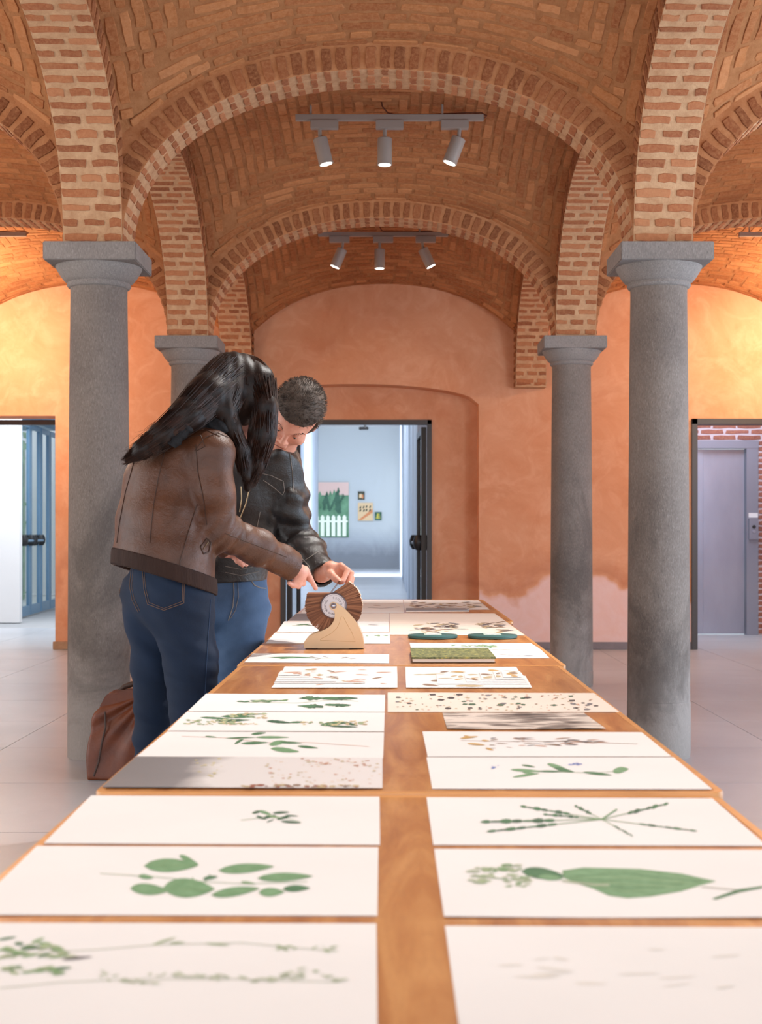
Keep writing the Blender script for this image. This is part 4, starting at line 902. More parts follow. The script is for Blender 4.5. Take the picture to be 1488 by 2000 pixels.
MB().lathe([(.0098, -.0012), (.0098, .0)], hub, 24, 'y').build('washer', M['hubr'], dev)
def arc_text(word, a0, step, r_, size, inward, name, mat, par):
    vs = []; fs = []
    for i, ch in enumerate(word):
        if ch == ' ': continue
        cu = bpy.data.curves.new('glyph', 'FONT'); cu.body = ch; cu.size = size; cu.align_x = 'CENTER'; cu.align_y = 'CENTER'; cu.extrude = .0003
        ob = bpy.data.objects.new('glyph', cu); sc.collection.objects.link(ob); dg = bpy.context.evaluated_depsgraph_get(); me = ob.evaluated_get(dg).to_mesh()
        a = math.radians(a0+step*i); ctr = Vector((hub.x+r_*math.cos(a), DF+.0049, hub.z+r_*math.sin(a)))
        up = Vector((math.cos(a), 0, math.sin(a)))*(-1 if inward else 1); rt = Vector((up.z, 0, -up.x))
        k = len(vs); vs += [tuple(ctr+rt*v.co.x+up*v.co.y+Vector((0, -v.co.z, 0))) for v in me.vertices]; fs += [tuple(k+j for j in p.vertices) for p in me.polygons]
        ob.evaluated_get(dg).to_mesh_clear(); bpy.data.objects.remove(ob); bpy.data.curves.remove(cu)
    MB().add(vs, fs).build(name, mat, par)
arc_text('DARIO ROTATIVO', 280, -10.4, .0270, .0095, False, 'lettering', M['letter'], hd)
arc_text('CEUSS', 14, 19, .0262, .0095, True, 'lettering', M['letter'], hd)

# ------------------------------------------------------------------ signed-distance modelling of figures, cloth and hair
def V3(v): return np.array(tuple(v), float)
class Fig:
    """smooth union of tapered limbs and ellipsoids, meshed by block-sparse surface nets"""
    def __init__(s): s.p = []; s.cuts = []; s.disp = None; s.shell = 0; s.off = 0
    def limb(s, pts, rs, k=.02, q=None, qf=1.0):
        for i in range(len(pts)-1): s.p.append(('l', V3(pts[i]), V3(pts[i+1]), rs[i], rs[i+1], k, None if q is None else V3(q)/np.linalg.norm(V3(q)), qf))
        return s
    def ell(s, c, r, k=.02, axes=None, sub=False):
        A = np.array([V3(a)/np.linalg.norm(V3(a)) for a in axes]) if axes is not None else np.eye(3)
        s.p.append(('e', V3(c), A, np.array(r, float), k, sub)); return s
    def cut(s, pt, n, rad=9): s.cuts.append((V3(pt), V3(n)/np.linalg.norm(V3(n)), rad)); return s    # removes the side the normal points to
    def one(s, pr, X):
        if pr[0] == 'l':
            _, a, b_, r1, r2, k, q, qf = pr; ab = b_-a; t_ = np.clip(((X-a) @ ab)/max(ab @ ab, 1e-9), 0, 1); dlt = X-a-t_[:, None]*ab
            if q is not None: dlt = dlt+(dlt @ q)[:, None]*q*(1/qf-1)
            return np.sqrt((dlt**2).sum(1))-(r1+(r2-r1)*t_), k, False
        _, c, A, r, k, sub = pr; L = ((X-c) @ A.T)/r; k0 = np.sqrt((L**2).sum(1)); k1 = np.sqrt(((L/r)**2).sum(1)); return k0*(k0-1)/np.maximum(k1, 1e-9), k, sub
    def ev(s, X, idx=None, raw=False):
        d = np.full(len(X), 1e3)
        for i, pr in enumerate(s.p):
            if idx is not None and i not in idx: continue
            e, k, sub = s.one(pr, X)
            if sub: h = np.maximum(k-np.abs(d+e), 0)/k; d = np.maximum(d, -e)+h*h*k/4
            else: h = np.maximum(k-np.abs(d-e), 0)/k; d = np.minimum(d, e)-h*h*k/4
        d = d-s.off
        if raw: return d
        if s.disp is not None: d = d+s.disp(X)
        if s.shell: d = np.maximum(d, -(d+s.shell))
        for p, n, rad in s.cuts: d = np.maximum(d, (X-p) @ n) if rad > 8 else np.where(((X-p)**2).sum(1) < rad*rad, np.maximum(d, (X-p) @ n), d)
        return d
    def bounds(s):
        lo = np.full(3, 1e9); hi = -lo
        for pr in s.p:
            if pr[0] == 'l':
                for c, r in ((pr[1], pr[3]), (pr[2], pr[4])): r = r*max(1, pr[7]); lo = np.minimum(lo, c-r); hi = np.maximum(hi, c+r)
            elif not pr[5]: r = pr[3].max(); lo = np.minimum(lo, pr[1]-r); hi = np.maximum(hi, pr[1]+r)
        return lo-.03-s.off, hi+.03+s.off
    def trace(s, px, py, maxd=8, start=2.5):
        """first hit of the line through photograph pixel (px, py)"""
        d = np.array([(px-CX)/F, 1, -(py-CY)/F]); o = np.array([0, 0, H]); t_ = start
        for _ in range(160):
            v = s.ev((o+d*t_)[None])[0]
            if v < .0006: break
            t_ += v*.7
            if t_ > maxd: return None
        return Vector(o+d*t_)
    def mesh(s, name, h=.005, B=14):
        lo, hi = s.bounds(); nb = np.ceil((hi-lo)/(h*B)).astype(int); allv = []; allk = []; quads = []
        gi = np.stack(np.meshgrid(*[np.arange(n) for n in nb], indexing='ij'), -1).reshape(-1, 3); ctr = lo+(gi+.5)*h*B; hd = h*B*.87*1.15+.02
        prim = np.stack([np.abs(s.one(pr, ctr)[0]) if pr[0] == 'e' and pr[5] else s.one(pr, ctr)[0] for pr in s.p]); mn = prim.min(0)
        act = np.where((mn < hd+s.off+.01) & (np.abs(s.ev(ctr)) < hd*1.6+.02))[0]
        ax = np.arange(B+2); loc = np.stack(np.meshgrid(ax, ax, ax, indexing='ij'), -1); n1 = B+2
        for bi in act:
            base = gi[bi]*B; X = lo+(base+loc.reshape(-1, 3))*h; sel_ = set(np.where(prim[:, bi] < mn[bi]+2*hd+.03)[0].tolist())
            d = s.ev(X, sel_).reshape(n1, n1, n1); ins = d < 0
            if ins.all() or not ins.any(): continue
            c = [ins[i:n1-1+i, j:n1-1+j, k:n1-1+k] for i in (0, 1) for j in (0, 1) for k in (0, 1)]; sm = sum(x.astype(int) for x in c); mixd = (sm > 0) & (sm < 8)
            I = np.argwhere(mixd)
            if not len(I): continue
            acc = np.zeros((len(I), 3)); cnt = np.zeros(len(I)); corners = [(i, j, k) for i in (0, 1) for j in (0, 1) for k in (0, 1)]
            for a in range(8):
                for b_ in range(a+1, 8):
                    A_, B_ = np.array(corners[a]), np.array(corners[b_])
                    if abs(A_-B_).sum() != 1: continue
                    da = d[tuple((I+A_).T)]; db = d[tuple((I+B_).T)]; m_ = (da < 0) != (db < 0); t_ = np.where(m_, da/np.where(m_, da-db, 1), 0)
                    acc += (A_+(B_-A_)*t_[:, None])*m_[:, None]; cnt += m_
            vv = lo+(base+I+acc/cnt[:, None])*h; G = base+I; key = (G[:, 0]*100000+G[:, 1])*100000+G[:, 2]; allv.append(vv); allk.append(key)
            for axx in range(3):   # edges owned by this block: local grid points 1..B
                sh = [0, 0, 0]; sh[axx] = 1
                r0 = np.arange(1, B+1); g = np.stack(np.meshgrid(r0, r0, r0, indexing='ij'), -1).reshape(-1, 3); g2 = g+np.array(sh)
                a_ = ins[tuple(g.T)]; b2 = ins[tuple(np.minimum(g2, n1-1).T)]; m_ = (a_ != b2) & (g2 <= n1-1).all(1); E = g[m_]; fl_ = a_[m_]
                if not len(E): continue
                u = [0, 0, 0]; v = [0, 0, 0]; u[(axx+1) % 3] = 1; v[(axx+2) % 3] = 1; u, v = np.array(u), np.array(v); q = []
                for o_ in (np.zeros(3, int), u, u+v, v):
                    C = base+E-o_; q.append((C[:, 0]*100000+C[:, 1])*100000+C[:, 2])
                q = np.stack(q, 1); q[~fl_] = q[~fl_][:, ::-1]; quads.append(q)
        V_ = np.concatenate(allv); Kk = np.concatenate(allk); uk, ui = np.unique(Kk, return_index=True); V_ = V_[ui]; Q = np.concatenate(quads)
        ix = np.searchsorted(uk, Q); ix = np.minimum(ix, len(uk)-1); ok = (uk[ix] == Q).all(1); ix = ix[ok]
        me = bpy.data.meshes.new(name); me.vertices.add(len(V_)); me.vertices.foreach_set('co', V_.ravel()); me.loops.add(ix.size); me.loops.foreach_set('vertex_index', ix.ravel())
        me.polygons.add(len(ix)); me.polygons.foreach_set('loop_start', np.arange(0, ix.size, 4)); me.polygons.foreach_set('loop_total', np.full(len(ix), 4)); me.update(calc_edges=True); me.validate()
        return me
    def build(s, name, m, parent, h=.005):
        me = s.mesh(name, h); me.materials.append(m); me.transform(parent.matrix_world.inverted()); me.shade_smooth()
        o = bpy.data.objects.new(name, me); sc.collection.objects.link(o); o.parent = parent; return o
def wrinkle(fn):
    return fn
def snoise(X, f, seed=0):
    """cheap smooth noise from warped sines"""
    r = np.random.RandomState(seed); v = 0
    for i in range(5):
        k = r.normal(size=3); k = k/np.linalg.norm(k)*f*(.7+.25*i); w_ = r.normal(size=3)*f*.5; v = v+np.sin(X @ k+r.rand()*6+1.3*np.sin(X @ w_+r.rand()*6))/(1+.35*i)
    return v/3
# ---- materials of people
def skin(name, a, c):
    m, t, b = nt(name); v = coords(t, kind='World'); t.links.new(ramp(t, [(.3, a), (.7, c)], noise(t, v, 30, 5, .6)), b.inputs['Base Color']); b.inputs['Roughness'].default_value = .5
    b.inputs['Subsurface Weight'].default_value = .12; b.inputs['Subsurface Radius'].default_value = (.012, .005, .003); b.inputs['Subsurface Scale'].default_value = .5; bump(t, b, noise(t, v, 300, 4), .08, .001); return m
M['skin'] = skin('warm_skin', (204, 138, 116), (222, 162, 138)); M['skinw'] = skin('fair_skin', (206, 140, 120), (226, 166, 146))
def leather(name, a, c, rough, bmp):
    m, t, b = nt(name); v = coords(t, kind='World'); n = noise(t, v, 7, 7, .65, .6)
    col = ramp(t, [(.3, a), (.7, c)], n); col = mix(t, ramp(t, [(.62, (0, 0, 0)), (.8, (90, 90, 90))], noise(t, v, 26, 7, .75, .8)), col, tuple(min(255, q+42) for q in c))
    t.links.new(col, b.inputs['Base Color']); b.inputs['Roughness'].default_value = rough
    bump(t, b, mth(t, 'ADD', noise(t, v, 34, 8, .65, 1.0), mth(t, 'MULTIPLY', noise(t, v, 380, 4), .25)), bmp, .006); return m
M['bleather'] = leather('brown_leather', (70, 40, 24), (100, 60, 38), .42, .5); M['kleather'] = leather('black_leather', (28, 26, 26), (48, 45, 45), .28, .55); M['bag'] = leather('tan_leather', (86, 38, 14), (116, 56, 24), .42, .25)
def denim(name, a, c):
    m, t, b = nt(name); v = coords(t, kind='World'); n = noise(t, v, 5, 6, .6); f_ = noise(t, coords(t, (1, 1, .25), 'World'), 700, 3, .8)
    col = mix(t, ramp(t, [(.45, (0, 0, 0)), (.8, (110, 110, 110))], f_), ramp(t, [(.3, a), (.7, c)], n), tuple(min(255, q+30) for q in c)); t.links.new(col, b.inputs['Base Color']); b.inputs['Roughness'].default_value = .85; bump(t, b, f_, .25, .002); return m
M['denimd'] = denim('dark_denim', (6, 24, 46), (10, 33, 60)); M['denimm'] = denim('washed_denim', (44, 70, 102), (78, 104, 138)); M['stitch'] = plain('jeans_stitching', (120, 88, 66), .7); M['stitchd'] = plain('dark_stitching', (62, 38, 26), .6); M['stitchl'] = plain('pale_stitching', (130, 120, 112), .6)  # stitchd is the dark brown of seams, trim and strap
M['knit'] = plain('brown_ribbed_hem', (48, 26, 17), .9, ns=40, amt=6, bmp=.4, bs=300, stretch=(1, 1, .1)); M['kscarf'] = plain('black_scarf', (20, 20, 24), .85, bmp=.5, bs=90)
def hairm(name, a, c, rough):
    m, t, b = nt(name); rnd = noise(t, coords(t, kind='World'), 40, 4, .7); t.links.new(ramp(t, [(.3, a), (.75, c)], rnd), b.inputs['Base Color']); b.inputs['Roughness'].default_value = rough; b.inputs['Specular IOR Level'].default_value = .28; bump(t, b, noise(t, coords(t, kind='World'), 260, 3), .3, .002); return m
M['hairw'] = hairm('dark_brown_hair', (14, 9, 8), (42, 24, 17), .5); M['hairm'] = hairm('short_greying_hair', (44, 35, 30), (104, 90, 80), .65); M['brow'] = plain('eyebrow', (34, 22, 18), .7); M['eye'] = plain('eye_white', (150, 136, 128), .4); M['iris'] = plain('iris', (50, 40, 34), .2); M['zip'] = plain('brass_zip', (150, 128, 100), .35, .7); M['boot'] = leather('dark_boot', (28, 22, 20), (40, 32, 28), .4, .2)
def seam(fig, pts, r, name, m, parent, lift=.0008, step=6):
    """a stitched line laid on the surface of a garment along photograph pixels"""
    out = []
    for (x0, y0), (x1, y1) in zip(pts, pts[1:]):
        n = max(1, int(math.hypot(x1-x0, y1-y0)/step))
        for i in range(n):
            h_ = fig.trace(x0+(x1-x0)*i/n, y0+(y1-y0)*i/n)
            if h_ is not None: out.append(h_)
    h_ = fig.trace(*pts[-1])
    if h_ is not None: out.append(h_)
    if len(out) < 2: return None
    cl = [out[0]]
    for p in out[1:]:
        if (p-cl[-1]).length < .06: cl.append(p)
    return MB().tube([p-Vector((0, lift, 0)) for p in cl], r, 6).build(name, m, parent, smooth=True)
def hand_prims(fg, wrist, palm, fingers, thumb, r=.0085, palm_r=(.026, .024), flat=None, k=.012, wr=.024):
    """palm as a flattened limb, four separate bent fingers and a thumb leaving its side"""
    fg.limb([wrist, palm], [wr, palm_r[0]], .02, flat, 1.0)
    for f_ in fingers:
        root = palm.lerp(f_[0], .35); fg.limb([root, f_[0]], [r*1.35, r*1.22], k); n = len(f_)-1
        for i in range(n): fg.limb([f_[i], f_[i+1]], [r*(1.18-.12*i), r*(1.06-.14*i)], .003)
    root = palm.lerp(wrist, .45); fg.limb([root]+list(thumb), [r*1.7, r*1.45, r*1.2, r*.98][:len(thumb)+1], .008)

# ================================================================== woman
wf = Vector((.866, .5, 0)); wr_ = Vector((.5, -.866, 0))
W = dict(pel=P(330, 1165, 4.07), wai=P(326, 1085, 4.08), che=P(333, 955, 4.12), uch=P(362, 885, 4.15), shR=P(420, 872, 4.03), shL=P(335, 862, 4.30), nec=P(405, 842, 4.18), hd=P(482, 790, 4.24),
         elR=P(424, 1035, 4.06), wrR=P(562, 1102, 4.26), elL=P(372, 1015, 4.42), wrL=P(440, 1074, 4.50),
         hpR=P(372, 1200, 4.02), hpL=P(292, 1195, 4.14), knR=P(378, 1440, 4.00), knL=P(297, 1440, 4.15), anR=P(360, 1712, 4.02), anL=P(292, 1700, 4.16))
g = lambda k: W[k]
person = empty('person', (g('pel').x, g('pel').y, 0)); tag(person, 'person with long dark hair, brown leather jacket and blue jeans, pointing at the card wheel', 'person')
fg = Fig()
fg.limb([g('pel'), g('wai'), g('che'), g('uch')], [.085, .082, .085, .065], .03, wr_, 1.2)
fg.limb([g('shR'), g('uch'), g('shL')], [.030, .045, .030], .02)
fg.limb([g('uch'), g('nec'), g('nec').lerp(g('hd'), .6)], [.05, .045, .045], .02)
fg.limb([g('shR'), g('elR'), g('wrR')], [.040, .034, .023], .02); fg.limb([g('shL'), g('elL'), g('wrL')], [.040, .034, .023], .02)
for a, b_, c in (('hpR', 'knR', 'anR'), ('hpL', 'knL', 'anL')): fg.limb([g(a), g(b_), g(c)], [.055, .040, .030], .02)
for an in ('anR', 'anL'): fg.limb([g(an), Vector((g(an).x+.02, g(an).y+.01, .05)), Vector((g(an).x+.15, g(an).y+.07, .035))], [.034, .036, .028], .02)
# head pitched down towards the table
wn = Vector((.66, .30, -.69)).normalized(); wu = (Vector((.55, .20, .72))-wn*Vector((.55, .20, .72)).dot(wn)).normalized(); wl_ = wn.cross(wu); hc = g('hd')
fg.ell(hc+wu*.020-wn*.018, (.070, .084, .082), .02, (wl_, wn, wu)); fg.ell(hc+wn*.035-wu*.045, (.054, .058, .066), .025, (wl_, wn, wu))
fg.limb([hc+wn*.085+wu*.005, hc+wn*.108-wu*.028], [.008, .012], .012); fg.ell(hc+wn*.088-wu*.062, (.022, .010, .010), .008, (wl_, wn, wu)); fg.ell(hc+wn*.078-wu*.096, (.020, .016, .016), .015, (wl_, wn, wu))
for sg in (-1, 1):
    fg.ell(hc+wl_*sg*.030+wn*.085+wu*.008, (.016, .012, .010), .01, (wl_, wn, wu), sub=True); fg.ell(hc+wl_*sg*.074-wu*.01, (.012, .020, .032), .006, (wl_, wn, wu))
hand_prims(fg, g('wrR'), P(584, 1116, 4.285), [
    [P(597, 1112, 4.30), P(606, 1130, 4.315), P(616.5, 1149, 4.325)],
    [P(593, 1124, 4.29), P(592, 1140, 4.30), P(580, 1141, 4.28)],
    [P(586, 1130, 4.28), P(583, 1145, 4.285), P(572, 1143, 4.27)],
    [P(578, 1132, 4.275), P(573, 1144, 4.275), P(565, 1139, 4.26)]], [P(583, 1108, 4.32), P(594, 1120, 4.335), P(603, 1132, 4.335)], r=.0082, palm_r=(.024,))
hand_prims(fg, g('wrL'), P(458, 1083, 4.52), [[P(472, 1087, 4.52), P(483, 1092, 4.52), P(491, 1098, 4.52)], [P(470, 1091, 4.50), P(480, 1096, 4.50), P(487, 1102, 4.50)], [P(467, 1094, 4.49), P(475, 1099, 4.49), P(481, 1104, 4.49)], [P(463, 1096, 4.48), P(470, 1101, 4.48), P(474, 1105, 4.48)]],
           [P(466, 1080, 4.54), P(477, 1083, 4.54)], r=.0068, palm_r=(.015,), wr=.018)
wbody = fg.build('body', M['skinw'], person, .0036)
for sg in (-1, 1): MB().lathe([(.004, -.011), (.009, -.006), (.011, 0), (.009, .006), (.004, .011)], hc+wl_*sg*.030+wn*.072+wu*.008, 16).build('eye', M['eye'], person, smooth=True)
# jeans
jw = Fig(); jw.limb([P(352, 1168, 4.03), P(350, 1200, 4.03)], [.096, .088], .03); jw.limb([P(288, 1160, 4.14), P(292, 1196, 4.13)], [.082, .078], .03)
jw.limb([P(325, 1080, 4.08), P(328, 1165, 4.08)], [.098, .112], .04, wr_, 1.22)
jw.limb([P(358, 1200, 4.03), P(372, 1300, 4.02), P(377, 1440, 4.0), P(364, 1700, 4.02)], [.092, .079, .062, .052], .02)
jw.limb([P(296, 1200, 4.12), P(301, 1300, 4.13), P(300, 1440, 4.15), P(292, 1690, 4.16)], [.079, .066, .057, .050], .02)
jw.cut(P(325, 1075, 4.08), (-.1, 0, 1)); jw.cut((0, 0, .085), (0, 0, -1))
jw.disp = lambda X: .0034*np.sin(X[:, 2]*58+9*np.sin(X[:, 0]*9)+2*X[:, 1])*np.exp(-((X[:, 2]-.80)/.10)**2)+.0030*np.sin(X[:, 2]*70+6*X[:, 0])*np.exp(-((X[:, 2]-.50)/.09)**2)+.0028*snoise(X, 30, 3)+.0012*np.sin(X[:, 2]*120+X[:, 0]*60+4*snoise(X, 12, 31))
jeans = jw.build('jeans', M['denimd'], person, .005)
pk = [(278, 1112), (281, 1150), (288, 1180), (320, 1192), (359, 1178), (360, 1142), (358, 1125)]
seam(jw, pk, .0008, 'pocket_stitching', M['stitch'], jeans, step=4); seam(jw, [(x+(3 if x < 300 else -3 if x > 340 else 0), y-3.5) for x, y in pk], .0006, 'pocket_stitching', M['stitch'], jeans, step=4)
seam(jw, [(256, 1112), (253, 1145), (258, 1172), (270, 1196)], .0008, 'seat_seam', M['stitch'], jeans, step=4); seam(jw, [(260, 1112), (257, 1145), (262, 1170), (273, 1193)], .0006, 'seat_seam', M['stitch'], jeans, step=4)
seam(jw, [(412, 1170), (406, 1250), (402, 1330), (398, 1390)], .0010, 'side_seam', plain('denim_seam', (46, 66, 96), .8), jeans, step=8)
seam(jw, [(240, 1110), (236, 1140), (232, 1170)], .0010, 'side_seam', M['stitch'], jeans, step=5)
for an in ('anR', 'anL'):
    a = g(an); MB().tube([a+Vector((0, 0, .07)), Vector((a.x+.0, a.y, .05)), Vector((a.x+.07, a.y+.035, .045)), Vector((a.x+.17, a.y+.08, .035)), Vector((a.x+.185, a.y+.087, .03))], [.05, .052, .045, .036, .02], 16).build('boot', M['boot'], person, smooth=True)
    MB().box(a.x-.05, a.x+.19, a.y-.04, a.y+.10, 0, .016).build('sole', M['black'], person, bevel=.004)
# jacket
def torso(fg, o=0):
    fg.limb([P(320, 1150, 4.08), P(320, 1090, 4.08), P(316, 1020, 4.09), P(326, 950, 4.12), P(352, 890, 4.15)], [.150+o, .141+o, .128+o, .123+o, .108+o], .03, wr_, 1.22)
jk = Fig(); torso(jk); jk.limb([P(352, 890, 4.15), P(385, 846, 4.17)], [.105, .062], .05, wr_, 1.25)
jk.limb([P(375, 868, 4.13), P(413, 880, 4.04)], [.075, .062], .03); jk.limb([P(413, 884, 4.03), P(420, 960, 4.02), P(428, 1035, 4.06)], [.060, .056, .058], .03); jk.limb([P(428, 1035, 4.06), P(500, 1068, 4.16), P(560, 1099, 4.255), P(567, 1103, 4.262)], [.060, .054, .043, .042], .03)
jk.limb([P(345, 878, 4.29), P(365, 960, 4.38), P(378, 1025, 4.42)], [.062, .058, .056], .04); jk.limb([P(378, 1020, 4.42), P(440, 1073, 4.50)], [.052, .034], .02)
hemn = Vector((-.30, -.12, -1)).normalized(); hem_c = P(322, 1133, 4.08)
jk.shell = .011; armdir = V3((g('wrR')-g('elR')).normalized())
jk.cut(P(571, 1106, 4.268), (g('wrR')-g('elR')), .13); jk.cut(P(443, 1077, 4.505), (g('wrL')-g('elL')), .10)
hc_ = V3(hem_c); hn_ = V3(hemn)
def jdisp(X):
    d = .0042*snoise(X, 18, 5)+.0016*snoise(X, 50, 6); e = V3(g('elR')); q = X-e; s1 = q @ armdir
    arm = np.exp(-((X[:, 1]-4.08)**2)/.03)*np.exp(-((q**2).sum(1))/.010); d = d+.0050*np.sin(s1*120+4*snoise(X, 14, 9))*arm
    far = np.clip((X[:, 0]+.47)*8, 0, 1); d = d+.0028*np.sin(s1*75+3*snoise(X, 12, 2))*far*(s1 > 0)
    u_ = V3(g('shR')); d = d+.0030*np.sin((X-u_) @ np.array([14, 0, 46])+2*snoise(X, 10, 12))*np.exp(-(((X-u_)**2).sum(1))/.012)
    # hem: cut the torso off along a sloping plane, but leave the sleeves alone
    return d
jk.disp = jdisp
class Jacket(Fig):
    pass
_ev = jk.ev
def ev2(X, idx=None, raw=False):
    d = Fig.ev(jk, X, idx, raw)
    pl = (X-hc_) @ hn_; mask = X[:, 0] < -.505+0*pl
    return np.where(mask, np.maximum(d, pl), d)
jk.ev = ev2
jacket = jk.build('jacket', M['bleather'], person, .0046)
# ribbed hem band
hb = Fig(); torso(hb, .0055); hb.shell = .008; up_ = -hemn
hb.cut(hem_c, hemn); hb.cut(hem_c+up_*.047, up_); hb.build('hem_band', M['knit'], jacket, .0035) if False else None
bpy.context.view_layer.update(); hb.build('hem_band', M['knit'], jacket, .0042)
for pts in ([(322, 880), (310, 930), (300, 985), (292, 1060)], [(262, 900), (245, 960), (233, 1020), (228, 1060)], [(385, 985), (368, 1040), (352, 1095), (352, 1118)], [(382, 868), (386, 920), (398, 980), (404, 1025)], [(374, 842), (400, 838), (430, 852)], [(370, 853), (392, 850), (400, 872), (384, 880)], [(440, 1042), (500, 1065), (560, 1088)], [(380, 880), (400, 855), (425, 845), (447, 855)]):
    seam(jk, pts, .0011, 'seam', M['stitchd'], jacket, step=5)
seam(jk, [(392, 1068), (404, 1052), (412, 1060), (408, 1078), (398, 1082), (392, 1068)], .0022, 'pocket_trim', M['stitchd'], jacket, step=3); seam(jk, [(397, 1073), (407, 1058)], .0014, 'pocket_zip', M['zip'], jacket, step=3)
# hair: soft volume plus fine strands
hv = Fig(); hr = hc+wu*.045-wn*.03
HCH = [P(452, 735, 4.18), P(408, 772, 4.08), P(365, 812, 4.02), P(318, 850, 3.985), P(278, 878, 3.97), P(247, 899, 3.98)]; HRR = [.075, .060, .046, .036, .023, .006]
FCH = [P(505, 745, 4.17), P(517, 795, 4.14), P(512, 850, 4.14), P(498, 905, 4.15), P(484, 952, 4.15)]; FRR = [.052, .038, .040, .032, .014]
LCH = [P(445, 770, 4.12), P(438, 805, 4.08), P(452, 835, 4.08), P(470, 880, 4.10), P(478, 930, 4.12)]; LRR = [.055, .036, .026, .024, .012]
hv.ell(P(476, 766, 4.22), (.098, .112, .112), .03); hv.limb(HCH, HRR, .03); hv.limb(FCH, FRR, .02); hv.limb(LCH, LRR, .02); BCH = [P(498, 738, 4.27), P(512, 790, 4.305), P(508, 840, 4.315), P(496, 885, 4.315)]; BRR = [.056, .042, .034, .014]; hv.limb(BCH, BRR, .02)
hq = np.array([.55, .1, -.82]); hv.disp = lambda X: .0012*np.sin((X @ hq)*210+2.0*snoise(X, 6, 4))*(X[:, 0] < -.50)+.0012*np.sin(X[:, 0]*170+X[:, 1]*60+1.5*snoise(X, 6, 4))*(X[:, 0] >= -.50)
hair = hv.build('hair', M['hairw'], person, .0046)
sm = MB()
def strands(chain, rad, n, seed, spread=1.0, r=.0009, start=0, tipfly=.01):
    rr_ = random.Random(seed); pts = [Vector(p) for p in chain]; m_ = len(pts)
    for _ in range(n):
        ph = rr_.uniform(0, 6.283); rho = rr_.uniform(.98, 1.10)*spread; u0 = rr_.uniform(0, .25); u1 = rr_.uniform(.75, 1.0); out = []; wob = rr_.uniform(-.5, .5)
        N_ = 11
        for i in range(N_):
            u = (u0+(u1-u0)*i/(N_-1))*(m_-1); j = min(int(u), m_-2); f_ = u-j; c = pts[j].lerp(pts[j+1], f_); rd = rad[j]*(1-f_)+rad[j+1]*f_
            d = (pts[j+1]-pts[j]).normalized(); a = d.orthogonal().normalized(); a = (Vector((0, -1, 0))-d*Vector((0, -1, 0)).dot(d)).normalized(); b_ = d.cross(a)
            out.append(c+(a*math.cos(ph+wob*i/N_)+b_*math.sin(ph+wob*i/N_))*(rd*rho+tipfly*(i/N_)**4*rr_.random()))
        sm.tube(out, [r]*(N_-2)+[r*.6, r*.2], 3, close=False)
strands(HCH, HRR, 900, 1, r=.0012); strands(FCH, FRR, 500, 2, r=.0012); strands(LCH, LRR, 260, 3, r=.0012); strands(BCH, BRR, 260, 9, r=.0012); strands(HCH, [q*1.12 for q in HRR], 60, 5, tipfly=.04, r=.0006); strands(HCH+[P(236, 903, 3.98)], HRR+[.004], 120, 6, r=.0009, tipfly=.02)
# crown strands flow from the parting over the skull
rr_ = random.Random(11); hcE = P(476, 766, 4.22)
for k in range(900):
    th = rr_.uniform(-2.6, 2.6); out = []
    for i in range(9):
        a = .12+1.35*i/8; d = (Vector((.30, .05, .95)).normalized()*math.cos(a)+(Vector((-.95, -.05, .3)).normalized()*math.cos(th)+Vector((0, -1, .05)).normalized()*math.sin(th))*math.sin(a)); rq = 1+.03*math.sin(k*7.7+i*.8); out.append(hcE+Vector((d.x*.1005, d.y*.1145, d.z*.1145))*rq)
    sm.tube(out, .0012, 3, close=False)
bpy.context.view_layer.update(); M['strand'] = hairm('brown_hair_strands', (22, 13, 10), (66, 38, 26), .42); so = sm.build('hair_strands', M['strand'], hair, smooth=True); so['kind'] = 'stuff'
# black scarf end over the shoulder
sf = Fig(); sf.limb([P(392, 812, 4.03), P(362, 838, 3.995), P(338, 868, 3.965)], [.022, .022, .020], .01, Vector((.7, .2, -.7)), .8); sf.limb([P(400, 828, 4.08), P(430, 836, 4.06)], [.030, .026], .02); sf.disp = lambda X: .003*np.sin((X[:, 0]+X[:, 2])*180)
sf.cut(P(333, 870, 3.965), (-.5, 0, -.85)); sf.build('scarf', M['kscarf'], person, .0038)

# ================================================================== man
ml = Vector((.98, .17, 0)); mfw = Vector((.17, -.98, 0))
Mn = dict(pel=P(432, 1175, 4.87), wai=P(440, 1100, 4.85), che=P(478, 985, 4.81), uch=P(508, 918, 4.78), shL=P(560, 915, 4.74), shR=P(462, 912, 4.85), nec=P(534, 886, 4.74), elL=P(572, 1040, 4.82), wrL=P(628, 1120, 4.60),
          elR=P(410, 1045, 4.80), wrR=P(380, 1112, 4.66), hpL=P(466, 1195, 4.85), hpR=P(390, 1195, 4.90), knL=P(462, 1360, 4.82), knR=P(380, 1360, 4.9), anL=P(455, 1600, 4.86), anR=P(376, 1590, 4.94))
g = lambda k: Mn[k]
man = empty('person', (g('pel').x, g('pel').y, 0)); tag(man, 'person with short hair, black leather jacket and washed jeans, bending to hold a card', 'person')
fg = Fig(); fg.limb([g('pel'), g('wai'), g('che'), g('uch')], [.095, .092, .095, .08], .03, ml, 1.15); fg.limb([g('shR'), g('uch'), g('shL')], [.04, .055, .04], .02)
fg.limb([g('shL'), g('elL'), g('wrL')], [.048, .040, .027], .02); fg.limb([g('shR'), g('elR'), g('wrR')], [.048, .040, .027], .02)
for a, b_, c in (('hpR', 'knR', 'anR'), ('hpL', 'knL', 'anL')): fg.limb([g(a), g(b_), g(c)], [.060, .045, .034], .02)
for an in ('anR', 'anL'): fg.limb([g(an), Vector((g(an).x, g(an).y-.01, .05)), Vector((g(an).x+.02, g(an).y-.17, .035))], [.038, .042, .032], .02)
dn = Vector((-.6, 0, -.8)); dr = Vector((.8, 0, -.6)); pit = math.radians(50)
